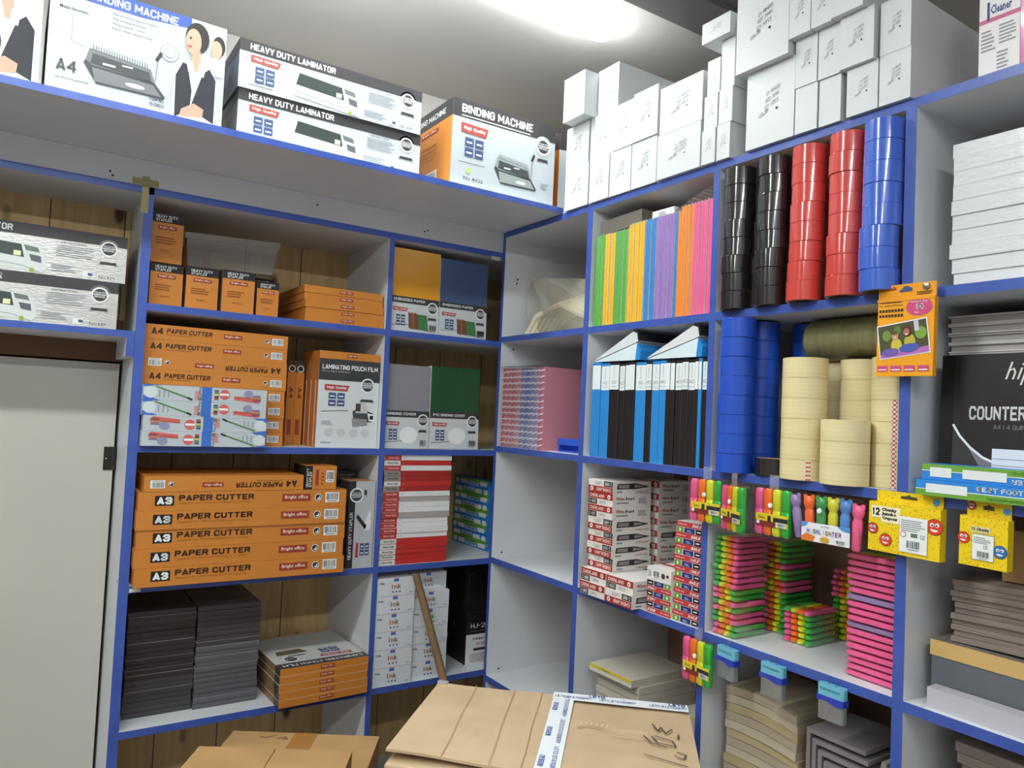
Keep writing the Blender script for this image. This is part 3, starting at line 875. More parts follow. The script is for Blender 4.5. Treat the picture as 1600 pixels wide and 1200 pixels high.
for k in range(8):
    flip = (k == 5)
    o = thing('paper_cutter_box', a4, f'orange A4 paper cutter box on the second shelf, {pos(7 - k, 8)} of eight' + (', upside down' if flip else ''), 'box',
              'A4 paper cutter boxes', 'L', -.9052 + random.uniform(-.0015, .0015), .032 + random.uniform(-.002, .002), L2 + EPS + k * .0405 + (.0402 if flip else 0), 0, 0, PI if flip else 0)

def pencil_pack(w, h, d, rev):
    mb = carton_mb(w, d, h, PAPER)
    f = face(mb, 'front', w, d, h, flip=rev)
    BL = M('#3f6fc4', .4); GRN = M('#4f8a4e', .5); PK = M('#d5605f', .5); YL = M('#e2cf4a', .5)
    f.rect(.455, 0, .08, 1, BL, 1)
    f.poly([(0, .0), (.12, .0), (.08, .12), (0, .3)], BL, 1); f.poly([(0, .85), (.15, 1), (0, 1)], BL, 1)
    f.ell(.055, .5, .05, .38, M('#cfd8da', .5), 2)
    for i in range(3): f.rect(.12 + i * .035, .2, .008, .45, GREY, 2)
    f.stroke([(.10, .88), (.37, .15)], .10, GRN, 2); f.stroke([(.10, .88), (.075, .97)], .05, M('#c9a070', .5), 3); f.stroke([(.34, .23), (.38, .10)], .12, INK, 3)
    f.rect(.40, .1, .03, .6, M('#c98a8a', .5), 2)
    f.text('Pencil', .43, .45, .452, .98, INK, 2, rot=270); f.text('2B', .425, .08, .452, .38, INK, 2, rot=270, bold=.02)
    f.circ(.64, .55, .34, PK, 2); f.rect(.60, .47, .075, .16, WHITE, 3)
    for i, c in enumerate((RED, INK, YL, GRN, NAVY)): f.rect(.555, .18 + i * .14, .035, .1, c, 3)
    f.stroke([(.72, .3), (.93, .14)], .16, PK, 2); f.stroke([(.72, .42), (.95, .32)], .1, M('#c2553c', .5), 3)
    f.ell(.84, .66, .04, .26, M('#8f8fb0', .5), 3)
    for i in range(5): f.stroke([(.88, .2 + i * .09), (.945, .16 + i * .1)], .05, (RED, NAVY, M('#e0913c', .5), PK, M('#7a60a0', .5))[i], 4)
    return mb
pp = {r: pencil_pack(.316, .0398, .058, r).data('pencil_box') for r in (0, 1)}
for k in range(4):
    rev = 1 if k < 2 else 0
    side = 'pencil picture at the right' if k < 2 else 'pencil picture at the left'
    thing('pencil_box', pp[rev], f'blue-banded white pencil box, {side}, {pos(3 - k, 4)} of four', 'box', 'pencil boxes in front of the cutters', 'L',
          (-.938, -.936, -.9402, -.9398)[k], -.030 + .001 * k, L2 + EPS + k * .0402)
def vert_box(w, d, h):
    mb = carton_mb(w, d, h, ORANGE, left=ORANGED); f = face(mb, 'front', w, d, h)
    f.text('A4', .3, .55, .75, .68, M('#4d3016', .6), 2, rot=270, bold=.02); office_ = f.rect(.2, .12, .5, .18, M('#9c3a28', .5), 2); f.circ(.5, .9, .04, WHITE, 2); f.circ(.5, .9, .03, INK, 3)
    f.rect(0, .86, 1, .14, M('#4a3b30', .5), 1)
    return mb
vb = vert_box(.0255, .21, .262).data('laminating_pouch_box')
for k, wd in enumerate(('left', 'right')):
    thing('laminating_pouch_box', vb, f'thin orange box standing on end beside the A4 cutters, {wd} of two', 'box', 'orange boxes on end', 'L', -.667 + k * .0262, .13, L2 + EPS)

def pouch_film(w, d, h):
    mb = carton_mb(w, d, h, ORANGED, front=M('#d3d8da', .4))
    f = face(mb, 'front', w, d, h)
    f.rect(0, .76, 1, .24, BAND, 1); f.text('LAMINATING POUCH FILM', .05, .885, .96, .94, WHITE, 2, bold=.03); f.text('Protect, Repair and Enhance', .05, .85, .5, .87, WHITE, 2)
    badge(f, .80, .72, .085, 3); hq(f, .1, .64, .40, .075); squares(f, .17, .47, .26, .15)
    ribbon(f, .80, .53, .2, .03); f.stroke([(.06, .405), (.5, .425)], .006, INK, 2)
    f.poly([(.57, .42), (.60, .28), (.90, .30), (.92, .40), (.70, .46)], M('#46474a', .5), 2); f.poly([(.56, .34), (.58, .24), (.82, .26), (.82, .33)], M('#8d8f92', .5), 3)
    f.poly([(.62, .52), (.80, .52), (.82, .40), (.62, .40)], M('#c4c4c2', .5), 3); f.rect(.62, .42, .08, .09, M('#4a3a33', .5), 4); f.poly([(.82, .40), (.93, .39), (.95, .31), (.85, .31)], WHITE, 4)
    f.rect(.86, .33, .06, .045, INK, 5)
    f.lines(.08, .26, .2, .05, 3, GREY, 2); f.rect(.08, .05, .16, .012, GREY, 2)
    for i in range(4): f.ell(.2 + i * .2, .17, .07, .045, M('#c3c8cb', .4), 2)
    return mb
pf = pouch_film(.196, .0215, .268).data('laminating_pouch_box')
for k in range(7):
    thing('laminating_pouch_box', pf, 'laminating pouch film box standing at the front of the row, printed cover showing' if k == 0 else
          f'laminating pouch film box in the standing row, {NTH[k - 1]} behind the front one', 'box', 'standing pouch film boxes', 'L', -.5205 - .001 * (k % 2), .022 + k * .0222, L2 + EPS)
thing('laminating_pouch_box', pouch_box(.196, .16, .0235), 'orange pouch film box lying across the tops of the standing pouch films', 'box', 'standing pouch film boxes', 'L', -.521, .021, L2 + EPS + .2685)

# ---- third shelf: A3 cutters
a3 = cutter_box(.562, .0485, .385, 'A3').data('paper_cutter_box')
for k in range(5):
    thing('paper_cutter_box', a3, f'long orange A3 paper cutter box on the third shelf, {pos(4 - k, 5)} of five', 'box', 'A3 paper cutter boxes', 'L',
          -.813 + (.002, -.001, .002, -.001, .001)[k], -.034 + (0, .004, .007, .002, .004)[k], L3 + EPS + k * .0489, (0, .004, 0, -.004, .003)[k])
o = thing('paper_cutter_box', cutter_box(.42, .042, .25, 'A4'), 'single orange A4 paper cutter box upside down on top of the A3 boxes', 'box', None, 'L', -.872, -.028, L3 + EPS * 2 + 5 * .0489 + .042, .012, 0, PI)
def stapler_flat(w, d, h):
    mb = carton_mb(w, d, h, ORANGE, left=BLACK)
    f = face(mb, 'front', w, d, h); f.rect(0, 0, .22, 1, BLACK, 1); f.text('HEAVY DUTY', .03, .1, .10, .9, WHITE, 2, rot=90, bold=.02); f.text('STAPLER', .12, .1, .2, .75, WHITE, 2, rot=90, bold=.02)
    f.rect(.32, .15, .1, .7, M('#9c3a28', .5), 2); f.lines(.5, .2, .1, .6, 4, M('#8e4f18', .6), 2); f.barcode(.66, .3, .26, .5)
    return mb
thing('stapler_box', stapler_flat(.093, .12, .068), 'orange stapler box on its side, on the right end of the A3 boxes', 'box', None, 'L', -.609, -.022, L3 + EPS * 2 + 5 * .0489, -.02)
def stapler_tall(w, d, h):
    mb = carton_mb(w, d, h, BAND, front=SILVER, top=M('#b98a5a', .5))
    f = face(mb, 'front', w, d, h); f.rect(0, 0, .24, 1, M('#2f2b2b', .45), 1)
    f.text('HEAVY DUTY STAPLER', .05, .10, .17, .64, WHITE, 2, rot=90, bold=.03)
    badge(f, .28, .84, .085, 3); ribbon(f, .62, .84, .1, .06)
    f.poly([(.30, .58), (.36, .62), (.72, .48), (.66, .44)], M('#2f2a28', .5), 2); f.poly([(.60, .48), (.80, .66), (.88, .62), (.86, .44), (.66, .42)], M('#e1e3e4', .4), 2)
    f.rect(.34, .12, .10, .17, RED, 2); squares(f, .50, .14, .36, .14)
    return mb
thing('stapler_box', stapler_tall(.084, .11, .264), 'tall silver stapler box with black spine beside the divider post', 'box', None, 'L', -.4665, .004, L3 + EPS)
mb = carton_mb(.085, .09, .285, BLACK); f = face(mb, 'front', .085, .09, .285); f.text('HEAVY DUTY', .25, .945, .9, .965, GREY, 2, bold=.02); f.text('STAPLER', .25, .915, .75, .935, GREY, 2, bold=.02)
thing('stapler_box', mb, 'black stapler box standing behind the tall silver stapler box', 'box', None, 'L', -.482, .125, L3 + EPS)
mb = MB(); mb.box(-.0135, .0135, -.0022, -.0012, -.0045, .0045, M('#d8d3c6', .6))
thing('paper_tag', mb, 'small white paper tag stuck under the left end of the A3 boxes', 'tag', None, 'L', -1.083, 0, L3 - TH * .62)
mb = MB(); mb.box(-.018, .018, -.002, -.001, -.006, .006, M('#b9b2a6', .6))
thing('paper_tag', mb, 'small beige paper tag on the top rail above the blue paper pack', 'tag', None, 'L', -.028, 0, LB - .004)

# ---- fourth shelf: black pads, pouch films
def pad(w, d, h, c, line=False):
    mb = MB(); mb.box(-w / 2, w / 2, 0, d, 0, h - .0008, c); 
    if line: mb.box(-w / 2, w / 2, -.0002, d, h - .0009, h - .0003, M('#9d9aa2', .25))
    return mb
P1 = noisy('black_pad_edges', '#2a2628', '#3a3538', (3, 3, 400), .3); P2 = noisy('grey_pad_edges', '#4e4b51', '#67646b', (3, 3, 400), .28); P3 = noisy('dark_pad_edges', '#3c383c', '#4a464b', (3, 3, 300), .3)
pads = [pad(.172, .24, .0141, c, ln).data('writing_pad') for ln in (False, True) for c in (P1, P2, P3)]
for k in range(20):
    thing('writing_pad', pads[(2 if k < 7 else 0) + (3 if k in (4, 7, 8, 10, 13, 17, 18) else 0)], f'black film-wrapped pad in the left dark stack, {pos(19 - k, 20)}', 'pad', 'dark pads on the fourth shelf', 'L', -.9985 + random.uniform(-.0015, .0015), .078 + random.uniform(-.002, .002), L4 + EPS + k * .0142)
for k in range(20):
    thing('writing_pad', pads[(1 if k < 12 else 2) + (3 if k in (1, 7, 8, 9, 11, 12) else 0)], f'dark grey film-wrapped pad in the right dark stack, {pos(19 - k, 20)}', 'pad', 'dark pads on the fourth shelf', 'L', -.8225 + random.uniform(-.0015, .0015), .070 + random.uniform(-.002, .002), L4 + EPS + k * .0142)
def pouch_lying(w, d, h, cover):
    mb = carton_mb(w, d, h, ORANGE, left=M('#8d6b4a', .4), top=M('#c8c8c6', .4))
    f = face(mb, 'front', w, d, h); office(f, .44, .3, .16, .45)
    s = face(mb, 'left', w, d, h); s.rect(.86, 0, .14, 1, BAND, 1)
    if cover:
        t = face(mb, 'top', w, d, h, flip=True)
        t.rect(0, .86, 1, .14, BAND, 1); t.text('LAMINATING POUCH FILM', .05, .90, .95, .965, WHITE, 2, bold=.03)
        t.circ(.80, .76, .08, WHITE, 2); t.circ(.80, .76, .065, BAND, 3); t.text('TRUSTED BRAND', .69, .745, .91, .775, WHITE, 4)
        hq(t, .1, .74, .38, .07); squares(t, .2, .56, .22, .14); t.poly([(.55, .60), (.9, .62), (.88, .5), (.6, .48)], M('#6b5a4a', .5), 2); t.rect(.6, .66, .2, .02, INK, 2)
    return mb
for k in range(5):
    thing('laminating_pouch_box', pouch_lying(.272, .30, .0213, k == 4), f'flat orange pouch film box on the fourth shelf, {pos(4 - k, 5)} of the stack', 'box', 'flat orange boxes on the fourth shelf',
          'L', -.5635 + (0, .001, -.001, .001, .002)[k], -.026 + .0015 * k, L4 + EPS + k * .0217, .035)

# ================================================================== left unit, narrow column
def paper_pack(w, d, h, col, title, band):
    mb = carton_mb(w, d, h, WHITE, front=col)
    f = face(mb, 'front', w, d, h)
    f.rect(0, 0, 1, band, M('#c9cdcf', .4), 1); f.rect(0, band, 1, .08, BAND, 2)
    f.text(title, .06, band + .025, .70, band + .058, WHITE, 3, bold=.03)
    badge(f, .86, band - .03, .075, 3); ribbon(f, .86, band - .175, .16, .03)
    hq(f, .05, band - .10, .30, .05); squares(f, .12, band - .27, .18, .13); f.stroke([(.03, .07), (.4, .09)], .006, INK, 2); f.barcode(.80, .02, .16, .09)
    return mb, f
mb, f = paper_pack(.172, .03, .268, M('#dd9a22', .25, coat=.3), 'EMBOSSED PAPER', .34)
def books_art(f):
    for i, c in enumerate((M('#6b4a3a', .5), M('#8a5a40', .5), M('#7d4238', .5))): f.poly([(.38 + i * .06, .05), (.46 + i * .06, .03), (.44 + i * .06, .22), (.36 + i * .06, .24)], c, 3 + i)
    f.poly([(.58, .04), (.78, .03), (.74, .22), (.55, .22)], M('#3f7a45', .5), 6)
books_art(f)
thing('paper_pack', mb, 'embossed paper pack with a glossy yellow sheet, top shelf of the narrow column', 'paper pack', 'embossed paper packs', 'L', -.3135, .018, L1 + .0012, 0, -.02)
mb, f = paper_pack(.182, .03, .258, M('#46587c', .3, coat=.2), 'EMBOSSED PAPER', .36); books_art(f)
thing('paper_pack', mb, 'embossed paper pack with a slate blue sheet, right of the yellow pack', 'paper pack', 'embossed paper packs', 'L', -.134, .018, L1 + .0012, 0, -.02)
thing('laminating_pouch_box', carton_mb(.165, .05, .279, ORANGED), 'orange box peeking over the top of the yellow paper pack', 'box', None, 'L', -.318, .065, L1 + EPS)
mb, f = paper_pack(.160, .03, .268, M('#8a868d', .3, coat=.2), 'BINDING COVER', .37); f.ell(.55, .16, .2, .1, WHITE, 2)
thing('paper_pack', mb, 'binding cover pack with a grey sheet on the second shelf of the narrow column', 'paper pack', 'binding cover packs', 'L', -.322, .020, L2 + .0012, 0, -.02)
mb, f = paper_pack(.186, .03, .272, M('#23502f', .25, coat=.3), 'PVC BINDING COVER', .37); f.ell(.55, .16, .18, .1, WHITE, 2)
thing('paper_pack', mb, 'binding cover pack with a dark green sheet, beside the grey pack', 'paper pack', 'binding cover packs', 'L', -.146, .020, L2 + .0012, 0, -.02)

# red and white file boxes
def red_box(body, lab, txtcol, w=.238, d=.2, h=.0161):
    mb = carton_mb(w, d, h, body); f = face(mb, 'front', w, d, h)
    f.rect(0, .03, .235, .94, lab, 1); f.text('NovoClub', .05, .3, .20, .72, txtcol, 2, bold=.02); f.text('A4', .26, .35, .30, .62, GREY if body is not RED else WHITE, 2)
    return mb.data('file_box')
RW = M('#dfe0df', .4); RR = M('#c0322c', .35); RDK = M('#a02c27', .35); RG = M('#a9a29e', .4)
kinds = {'W': red_box(RW, RED, M('#e9b9b3', .5)), 'R': red_box(RR, M('#d5d4d0', .5), INK), 'D': red_box(RDK, M('#8d8782', .5), INK), 'G': red_box(RG, RED, M('#e9b9b3', .5))}
seq = 'WRWDDRDWGWWGWWWWRRRRR'
wd = {'W': 'white file box with a red end label', 'R': 'red file box with a white end label', 'D': 'dull red film-covered file box', 'G': 'greyish film-covered file box'}
for k, c in enumerate(reversed(seq)):
    thing('file_box', kinds[c], f'{wd[c]}, {pos(20 - k, 21)} of the tall stack', 'box', 'red and white file boxes', 'L', -.2815 + .0002 * k + random.uniform(-.0015, .0015), .006 + random.uniform(-.002, .003), L3 + EPS + k * .01645, random.uniform(-.006, .006))

# ruler boxes
RBLUE = M('#2f86d6', .4); RGREEN = M('#6fa43c', .4)
def ruler_box(w, d, h, up, side):
    mb = carton_mb(w, d, h, RBLUE, left=RBLUE)
    f = face(mb, side, w, d, h, flip=not up)
    f.rect(0, 0, 1, .40, RGREEN, 1); f.rect(0, .40, 1, .05, WHITE, 2)
    f.rect(.05, .22, .19, .56, M('#dfe3e2', .5), 3); f.text('BEST FOOT RULER', .28, .56, .60, .86, WHITE, 3, bold=.03); f.text('TRANSPARENT PLASTIC', .32, .10, .60, .26, M('#3c5a22', .6), 3)
    f.rect(.62, .22, .19, .56, M('#dfe3e2', .5), 3); f.rect(.86, .2, .1, .6, M('#dfe3e2', .5), 3)
    return mb
rm = {u: ruler_box(.05, .25, .0272, u, 'left').data('ruler_box') for u in (0, 1)}
for k in range(9):
    thing('ruler_box', rm[k % 2], f'blue and green foot ruler box behind the file boxes, {pos(8 - k, 9)} of the stack', 'box', 'ruler boxes in the corner', 'L', .077 + random.uniform(-.002, .002), .103 + random.uniform(-.003, .003), L3 + EPS + k * .0275)

# ink boxes
def ink_box(w, d, h):
    mb = carton_mb(w, d, h, M('#d9dbe0', .45)); f = face(mb, 'front', w, d, h)
    f.rect(.42, .80, .13, .16, M('#3d6cc0', .4), 1); f.rect(.42, .95, .13, .05, M('#e08a86', .5), 2)
    for t, c, x in (('i', RED, .37), ('n', M('#c9702c', .5), .43), ('k', M('#4a7f3c', .5), .53)):
        f.text(t, x, .40, x + (.03 if t == 'i' else .085), .40 + (.28 if t != 'n' else .2), c, 2, bold=.02)
    for i in range(3): f.circ(.41 + i * .09, .22, .05, M('#2f3f74', .5), 2, 8)
    f.text('Yida', .04, .68, .18, .80, M('#4a4f66', .5), 2, bold=.02); f.rect(.84, .12, .1, .04, GREY, 2)
    for i in range(7):
        a = PI * (.12 + i * .127); f.stroke([(.485 + .19 * math.cos(a), .46 + .36 * math.sin(a)), (.485 + .19 * math.cos(a + .1), .46 + .36 * math.sin(a + .1))], .012, GREY, 2)
    return mb
ib = ink_box(.130, .12, .0545).data('ink_box')
for c in (0, 1):
    for k in range(6):
        back = (c == 1 and k == 5)
        thing('ink_box', ib, f'small white ink box in the {("left", "right")[c]} column, {pos(5 - k, 6)} of six', 'box', 'white ink boxes', 'L', -.3365 + c * .1325 + random.uniform(-.001, .001) + (.004 if back else 0),
              .003 + c * .012 + random.uniform(-.002, .002) + (.03 if back else 0), L4 + EPS + k * .0556)
def toner(w, d, h, full):
    mb = carton_mb(w, d, h, M('#1f1919', .3)); f = face(mb, 'front', w, d, h)
    if full:
        f.text('HJ-205', .12, .70, .75, .79, WHITE, 2, bold=.01); f.rect(.12, .64, .7, .006, GREY, 2)
        f.rect(.0, .0, .95, .58, M('#d9d8d3', .5), 1); f.text('Large-capacity', .2, .46, .9, .52, INK, 2, bold=.02); f.text('HJ-205', .3, .37, .6, .42, RED, 2, bold=.02); f.rect(.22, .26, .7, .05, INK, 2); f.lines(.12, .04, .75, .18, 5, GREY, 2)
        s = face(mb, 'left', w, d, h); s.circ(.35, .4, .05, M('#a08f88', .4), 2); s.lines(.5, .65, .2, .1, 2, M('#5a4b48', .5), 2)
    else:
        s = face(mb, 'front', w, d, h); s.stroke([(.1, .2), (.1, .8), (.3, .9), (.9, .9)], .02, M('#4a4040', .3), 2)
    return mb
thing('toner_box', toner(.14, .2, .175, True), 'black toner box with white lettering at the right end of the ink shelf', 'box', None, 'L', .031, .06, L4 + EPS)
thing('toner_box', toner(.14, .19, .155, False), 'plain black box sitting on the lettered toner box', 'box', None, 'L', .034, .085, L4 + 2 * EPS + .175)
# wooden stick
mb = MB()
a, b = Vector((-.288, -.030, 1.206)), Vector((-.048, -.40, .006))
pts = [a + (b - a) * t + Vector((.004 * math.sin(5 * t), 0, 0)) for t in [i / 10 for i in range(11)]]
mb.tube([(p - b) for p in pts], [.0115 + .0012 * math.sin(7 * i) for i in range(11)], WOODSTICK, 12)
o = link('broom_handle', mb.data('broom_handle')); o.location = b
tag(o, 'bare brown wooden stick leaning against the white ink boxes', 'stick')
# ================================================================== right unit, corner column
# bag of cream combs leaning in the top corner bin
root = empty('plastic_bag'); place(root, 'R', .205, .085, R1 + EPS)
tag(root, 'clear plastic bag of cream binding combs leaning in the top corner bin', 'bag')
CREAM = M('#e9dfc2', .45)
for i in range(9):
    mb = MB(); x0 = -.13 + .012 * i; z0 = .012 + .011 * i
    mb.tube([(x0, -.02 + .012 * i, .008), (x0 + .05, -.015 + .012 * i, .07), (x0 + .16, .0 + .012 * i, .10 + .006 * i), (.16, .01 + .012 * i, .05 + .013 * i)], .011, CREAM, 8)
    part('binding_comb', mb, root)
mb = MB()
n = 14
def bagpt(a, t, side):
    u = -.175 + .36 * a
    top = .215 - .05 * a
    lean = .03 * (1 - a)
    bul = .055 * math.sin(PI * min(max(t, 0), 1)) ** .7 * (.5 + .5 * math.sin(PI * a)) + .008 * math.sin(9 * a + 5 * t)
    return (u + lean * (1 - t) * 1.6, (-bul if side else bul) + .02, .002 + t * top)
for side in (0, 1):
    b0 = len(mb.v)
    vs = [bagpt(i / n, j / n, side) for j in range(n + 1) for i in range(n + 1)]
    fs = [(j * (n + 1) + i, j * (n + 1) + i + 1, (j + 1) * (n + 1) + i + 1, (j + 1) * (n + 1) + i) for j in range(n) for i in range(n)]
    mb.mesh(vs, fs if side else [tuple(reversed(f)) for f in fs], MILKY, True)
part('bag_film', mb, root)

# spiral notebooks
def notebook(col, w=.0265, d=.20, h=.262):
    root = empty('spiral_notebook')
    mb = MB(); mb.box(-w * .42, w * .42, .012, d, 0, h, M('#e3dfe0', .6), left=M(col, .45), right=M(col, .45), front=M(col, .45)); part('page_block', mb, root)
    mb = MB()
    for s in (-1, 1): mb.box(s * w * .46 - .0009, s * w * .46 + .0009, .008, d + .002, 0, h + .002, M(col, .4))
    mb2 = mb; part('cover', mb2, root)
    mb = MB()
    for i in range(13):
        z = .012 + i * (h - .024) / 12
        mb.tube([(w * .44 * math.cos(t), .010 + .011 * -math.sin(t) * 1.0, z + .004 * math.cos(t)) for t in [PI * k / 6 for k in range(7)]], .0018, M('#e8e2e8', .3), 5)
    part('spiral_binding', mb, root)
    return root
def dup(root, label, name=None):
    r = root.copy(); COL.objects.link(r); r['label'] = label
    for ch in list(root.children):
        c = ch.copy(); COL.objects.link(c); c.parent = r
        for g in ch.children:
            q = g.copy(); COL.objects.link(q); q.parent = c
    return r
NB = {}
cols = ['#c97f86', '#cc8a90', '#c9858c', '#d19aa2', '#8f93bd', '#8489b8', '#9a9cc4', '#b79ac0', '#c98593']
nm = ['pink', 'pink', 'pink', 'pale pink', 'lavender', 'blue-grey', 'lavender', 'mauve', 'pink']
for i, c in enumerate(cols):
    lab = f'{nm[i]} spiral notebook in the corner bin, {NTH[i]} from the corner post'
    if i == 8: lab = 'pink spiral notebook at the open end of the row, whole cover showing'
    r = notebook(c)
    place(r, 'R', .034 + i * .0268, .006, R2 + EPS); tag(r, lab, 'notebook', 'spiral notebooks')
mb = MB(); mb.box(-.121, .121, -.0025, -.0022, .0, .27, NWRAP); mb.box(-.121, .121, -.0022, .05, .269, .2695, WRAP)
thing('plastic_wrap', mb, 'clear crinkled plastic wrap over the spines of the spiral notebooks', 'wrap', None, 'R', .141, .001, R2 + EPS)
root = empty('plastic_tray'); place(root, 'R', .355, .05, R2 + EPS, .1); tag(root, 'small bright blue plastic tray beside the pink notebook', 'tray')
mb = MB(); BT = M('#2f55c4', .35)
mb.box(-.05, .05, 0, .1, 0, .004, BT); mb.box(-.05, .05, .096, .1, .004, .04, BT); mb.box(-.05, -.046, 0, .096, .004, .03, BT); mb.box(.046, .05, 0, .096, .004, .03, BT)
part('tray_body', mb, root)
mb = MB(); mb.box(-.052, .052, -.003, 0, .022, .042, BT); part('front_lip', mb, root)

# ================================================================== folders
FOLD = {'g': ('#58a83e', 'green'), 'y': ('#f0b51d', 'yellow'), 'b': ('#3b82c4', 'blue'), 'p': ('#9a75c0', 'purple'), 'o': ('#f58a2c', 'orange'), 'k': ('#ec5f95', 'pink')}
def folder_mesh(c, h):
    mat = M(FOLD[c][0], .35, coat=.3); w, d = .0092, .22; mb = MB()
    prof = [(w / 2 * math.sin(t), -w / 2 * math.cos(t) * .7 + .004) for t in [-PI / 2 + PI * k / 6 for k in range(7)]] + [(w / 2, d), (-w / 2, d)]
    rings = [[(x, y, z) for x, y in prof] for z in (0, h)]
    mb.loft(rings, mat, True, False)
    return mb.data('folder')
def sleeve_mesh(h):
    mb = MB(); mb.box(.0047, .0049, .0028, .2, .0, h + .004, M('#dfe6e2', .3)); return mb.data('sleeve_edge')
runs = [('g', 4), ('y', 4), ('g', 5), ('y', 6), ('b', 4), ('p', 6), ('b', 1), ('o', 5), ('k', 6)]
rname = ['first green', 'first yellow', 'second green', 'second yellow', 'wide blue', 'purple', 'single blue', 'orange', 'pink']
idx = 0
FM = {}; SLV = {}
for (c, n), rn in zip(runs, rname):
    for k in range(n):
        h = .258 + .022 * idx / 40
        hk = round(h, 2)
        if (c, hk) not in FM: FM[(c, hk)] = folder_mesh(c, hk)
        if hk not in SLV: SLV[hk] = sleeve_mesh(hk)
        lab = f'{FOLD[c][1]} plastic folder standing upright, {NTH[k]} of the {rn} run' if n > 1 else 'lone blue plastic folder between the purple and orange runs'
        o = thing('folder', FM[(c, hk)], lab, 'folder', 'coloured folders on the top shelf', 'R', .5015 + idx * .01085, .003 + random.uniform(-.002, .003), R1 + EPS, 0, 0, random.uniform(-.004, .004))
        part('sleeve_edge', SLV[hk], o)
        idx += 1
mb = MB(); mb.box(-.085, .085, 0, .16, 0, .040, M('#6b665f', .5))
thing('document_wallet', mb, 'flat dark grey wallet lying on the green and yellow folders', 'wallet', None, 'R', .585, .022, R1 + .2715, 0, 0, -.03)
mb = MB(); mb.box(-.04, .04, 0, .10, 0, .022, WHITE); f = face(mb, 'front', .08, .1, .022); f.lines(.3, .2, .4, .6, 3, GREY)
thing('paper_pad', mb, 'small white pad lying on top of the blue folders', 'pad', None, 'R', .752, .02, R1 + .2725, 0, 0, 0)
mb = MB()
mb.prism([(-.075, 0), (.075, 0), (.075, .045), (.0, .024)], 0, .14, FILM)
thing('plastic_sleeve', mb, 'clear plastic sleeve lying on the orange and pink folders', 'sleeve', None, 'R', .865, .02, R1 + .2815)

# ================================================================== display books
DB = {'u': M('#2c86cf', .4), 'k': M('#211d1f', .4)}
LABW = M('#e4ebec', .35)
def display_book(c, w, num, h=.266, d=.21):
    mb = MB(); mb.box(-w / 2, w / 2, 0, d, 0, h, DB[c])
    f = face(mb, 'front', w, d, h)
    f.rect(.02, .715, .96, .255, LABW, 1)
    if num and w > .016:
        f.text(num, .5 - .0085 / w, .775, .5 + .0085 / w, .81, GREY, 2); f.text('display book', .5 - .0035 / w, .83, .5 + .003 / w, .955, GREY, 2, rot=270)
        f.rect(.5 - .01 / w, .74, .02 / w, .012, M('#c3d0d2', .5), 2)
    f.rect(.97, 0, .03, .7, M('#5a5558', .4) if c == 'k' else M('#4fa0e0', .4), 1)
    return mb
books = [('u', .509, .546, ''), ('u', .5465, .583, '40'), ('k', .5835, .6235, '60'), ('k', .624, .646, '60'), ('k', .6465, .663, ''), ('k', .6635, .687, ''), ('u', .6875, .727, '60'),
         ('k', .7275, .750, '40'), ('u', .7505, .777, '60'), ('u', .7775, .802, '40'), ('k', .8025, .817, ''), ('k', .8175, .833, '30'), ('k', .8335, .856, '40'), ('k', .8565, .878, '40'),
         ('k', .8785, .8995, '40'), ('k', .900, .911, ''), ('u', .9115, .9215, ''), ('k', .922, .9395, '40')]
cnt = {'u': 0, 'k': 0}
for c, a, b, num in books:
    i = cnt[c]; cnt[c] += 1
    thing('display_book', display_book(c, b - a - .0006, num, .264 + random.uniform(-.002, .003)).data('display_book'), f'{"light blue" if c == "u" else "black"} display book with a white label band, {NTH[i]} {"blue" if c == "u" else "black"} one along the row',
          'book', 'display books', 'R', (a + b) / 2, .004 + random.uniform(-.002, .002), R2 + EPS)
for k, (du, wd) in enumerate(((0, 'left'), (.215, 'right'))):
    z0 = R2 + .2690
    mb = MB(); mb.prism([(-.085, .0005), (.098, .0005), (.1, .024), (.088, .046)], 0, .19, M('#b9d3e2', .4), M('#d6e3e8', .4))
    mb.prism([(.085, .0005), (.103, .0005), (.105, .026), (.09, .044)], -.001, .191, DB['u'])
    thing('display_book', mb, f'blue-edged display book lying on its side in the {wd} pair above the row', 'book', 'display books lying on top', 'R', .60 + du, .004, z0)
    mb = MB(); mb.prism([(-.088, .003), (.082, .047), (.092, .051), (.088, .073), (.072, .078), (-.07, .012)], 0, .185, M('#cfcfd0', .4), M('#d8dadb', .4))
    mb.prism([(.073, .0785), (.0885, .074), (.093, .053), (.098, .054), (.093, .077), (.077, .0815)], -.001, .186, DB['k'])
    thing('display_book', mb, f'white and black display book leaning on the blue one in the {wd} pair', 'book', 'display books lying on top', 'R', .60 + du, .004, z0)

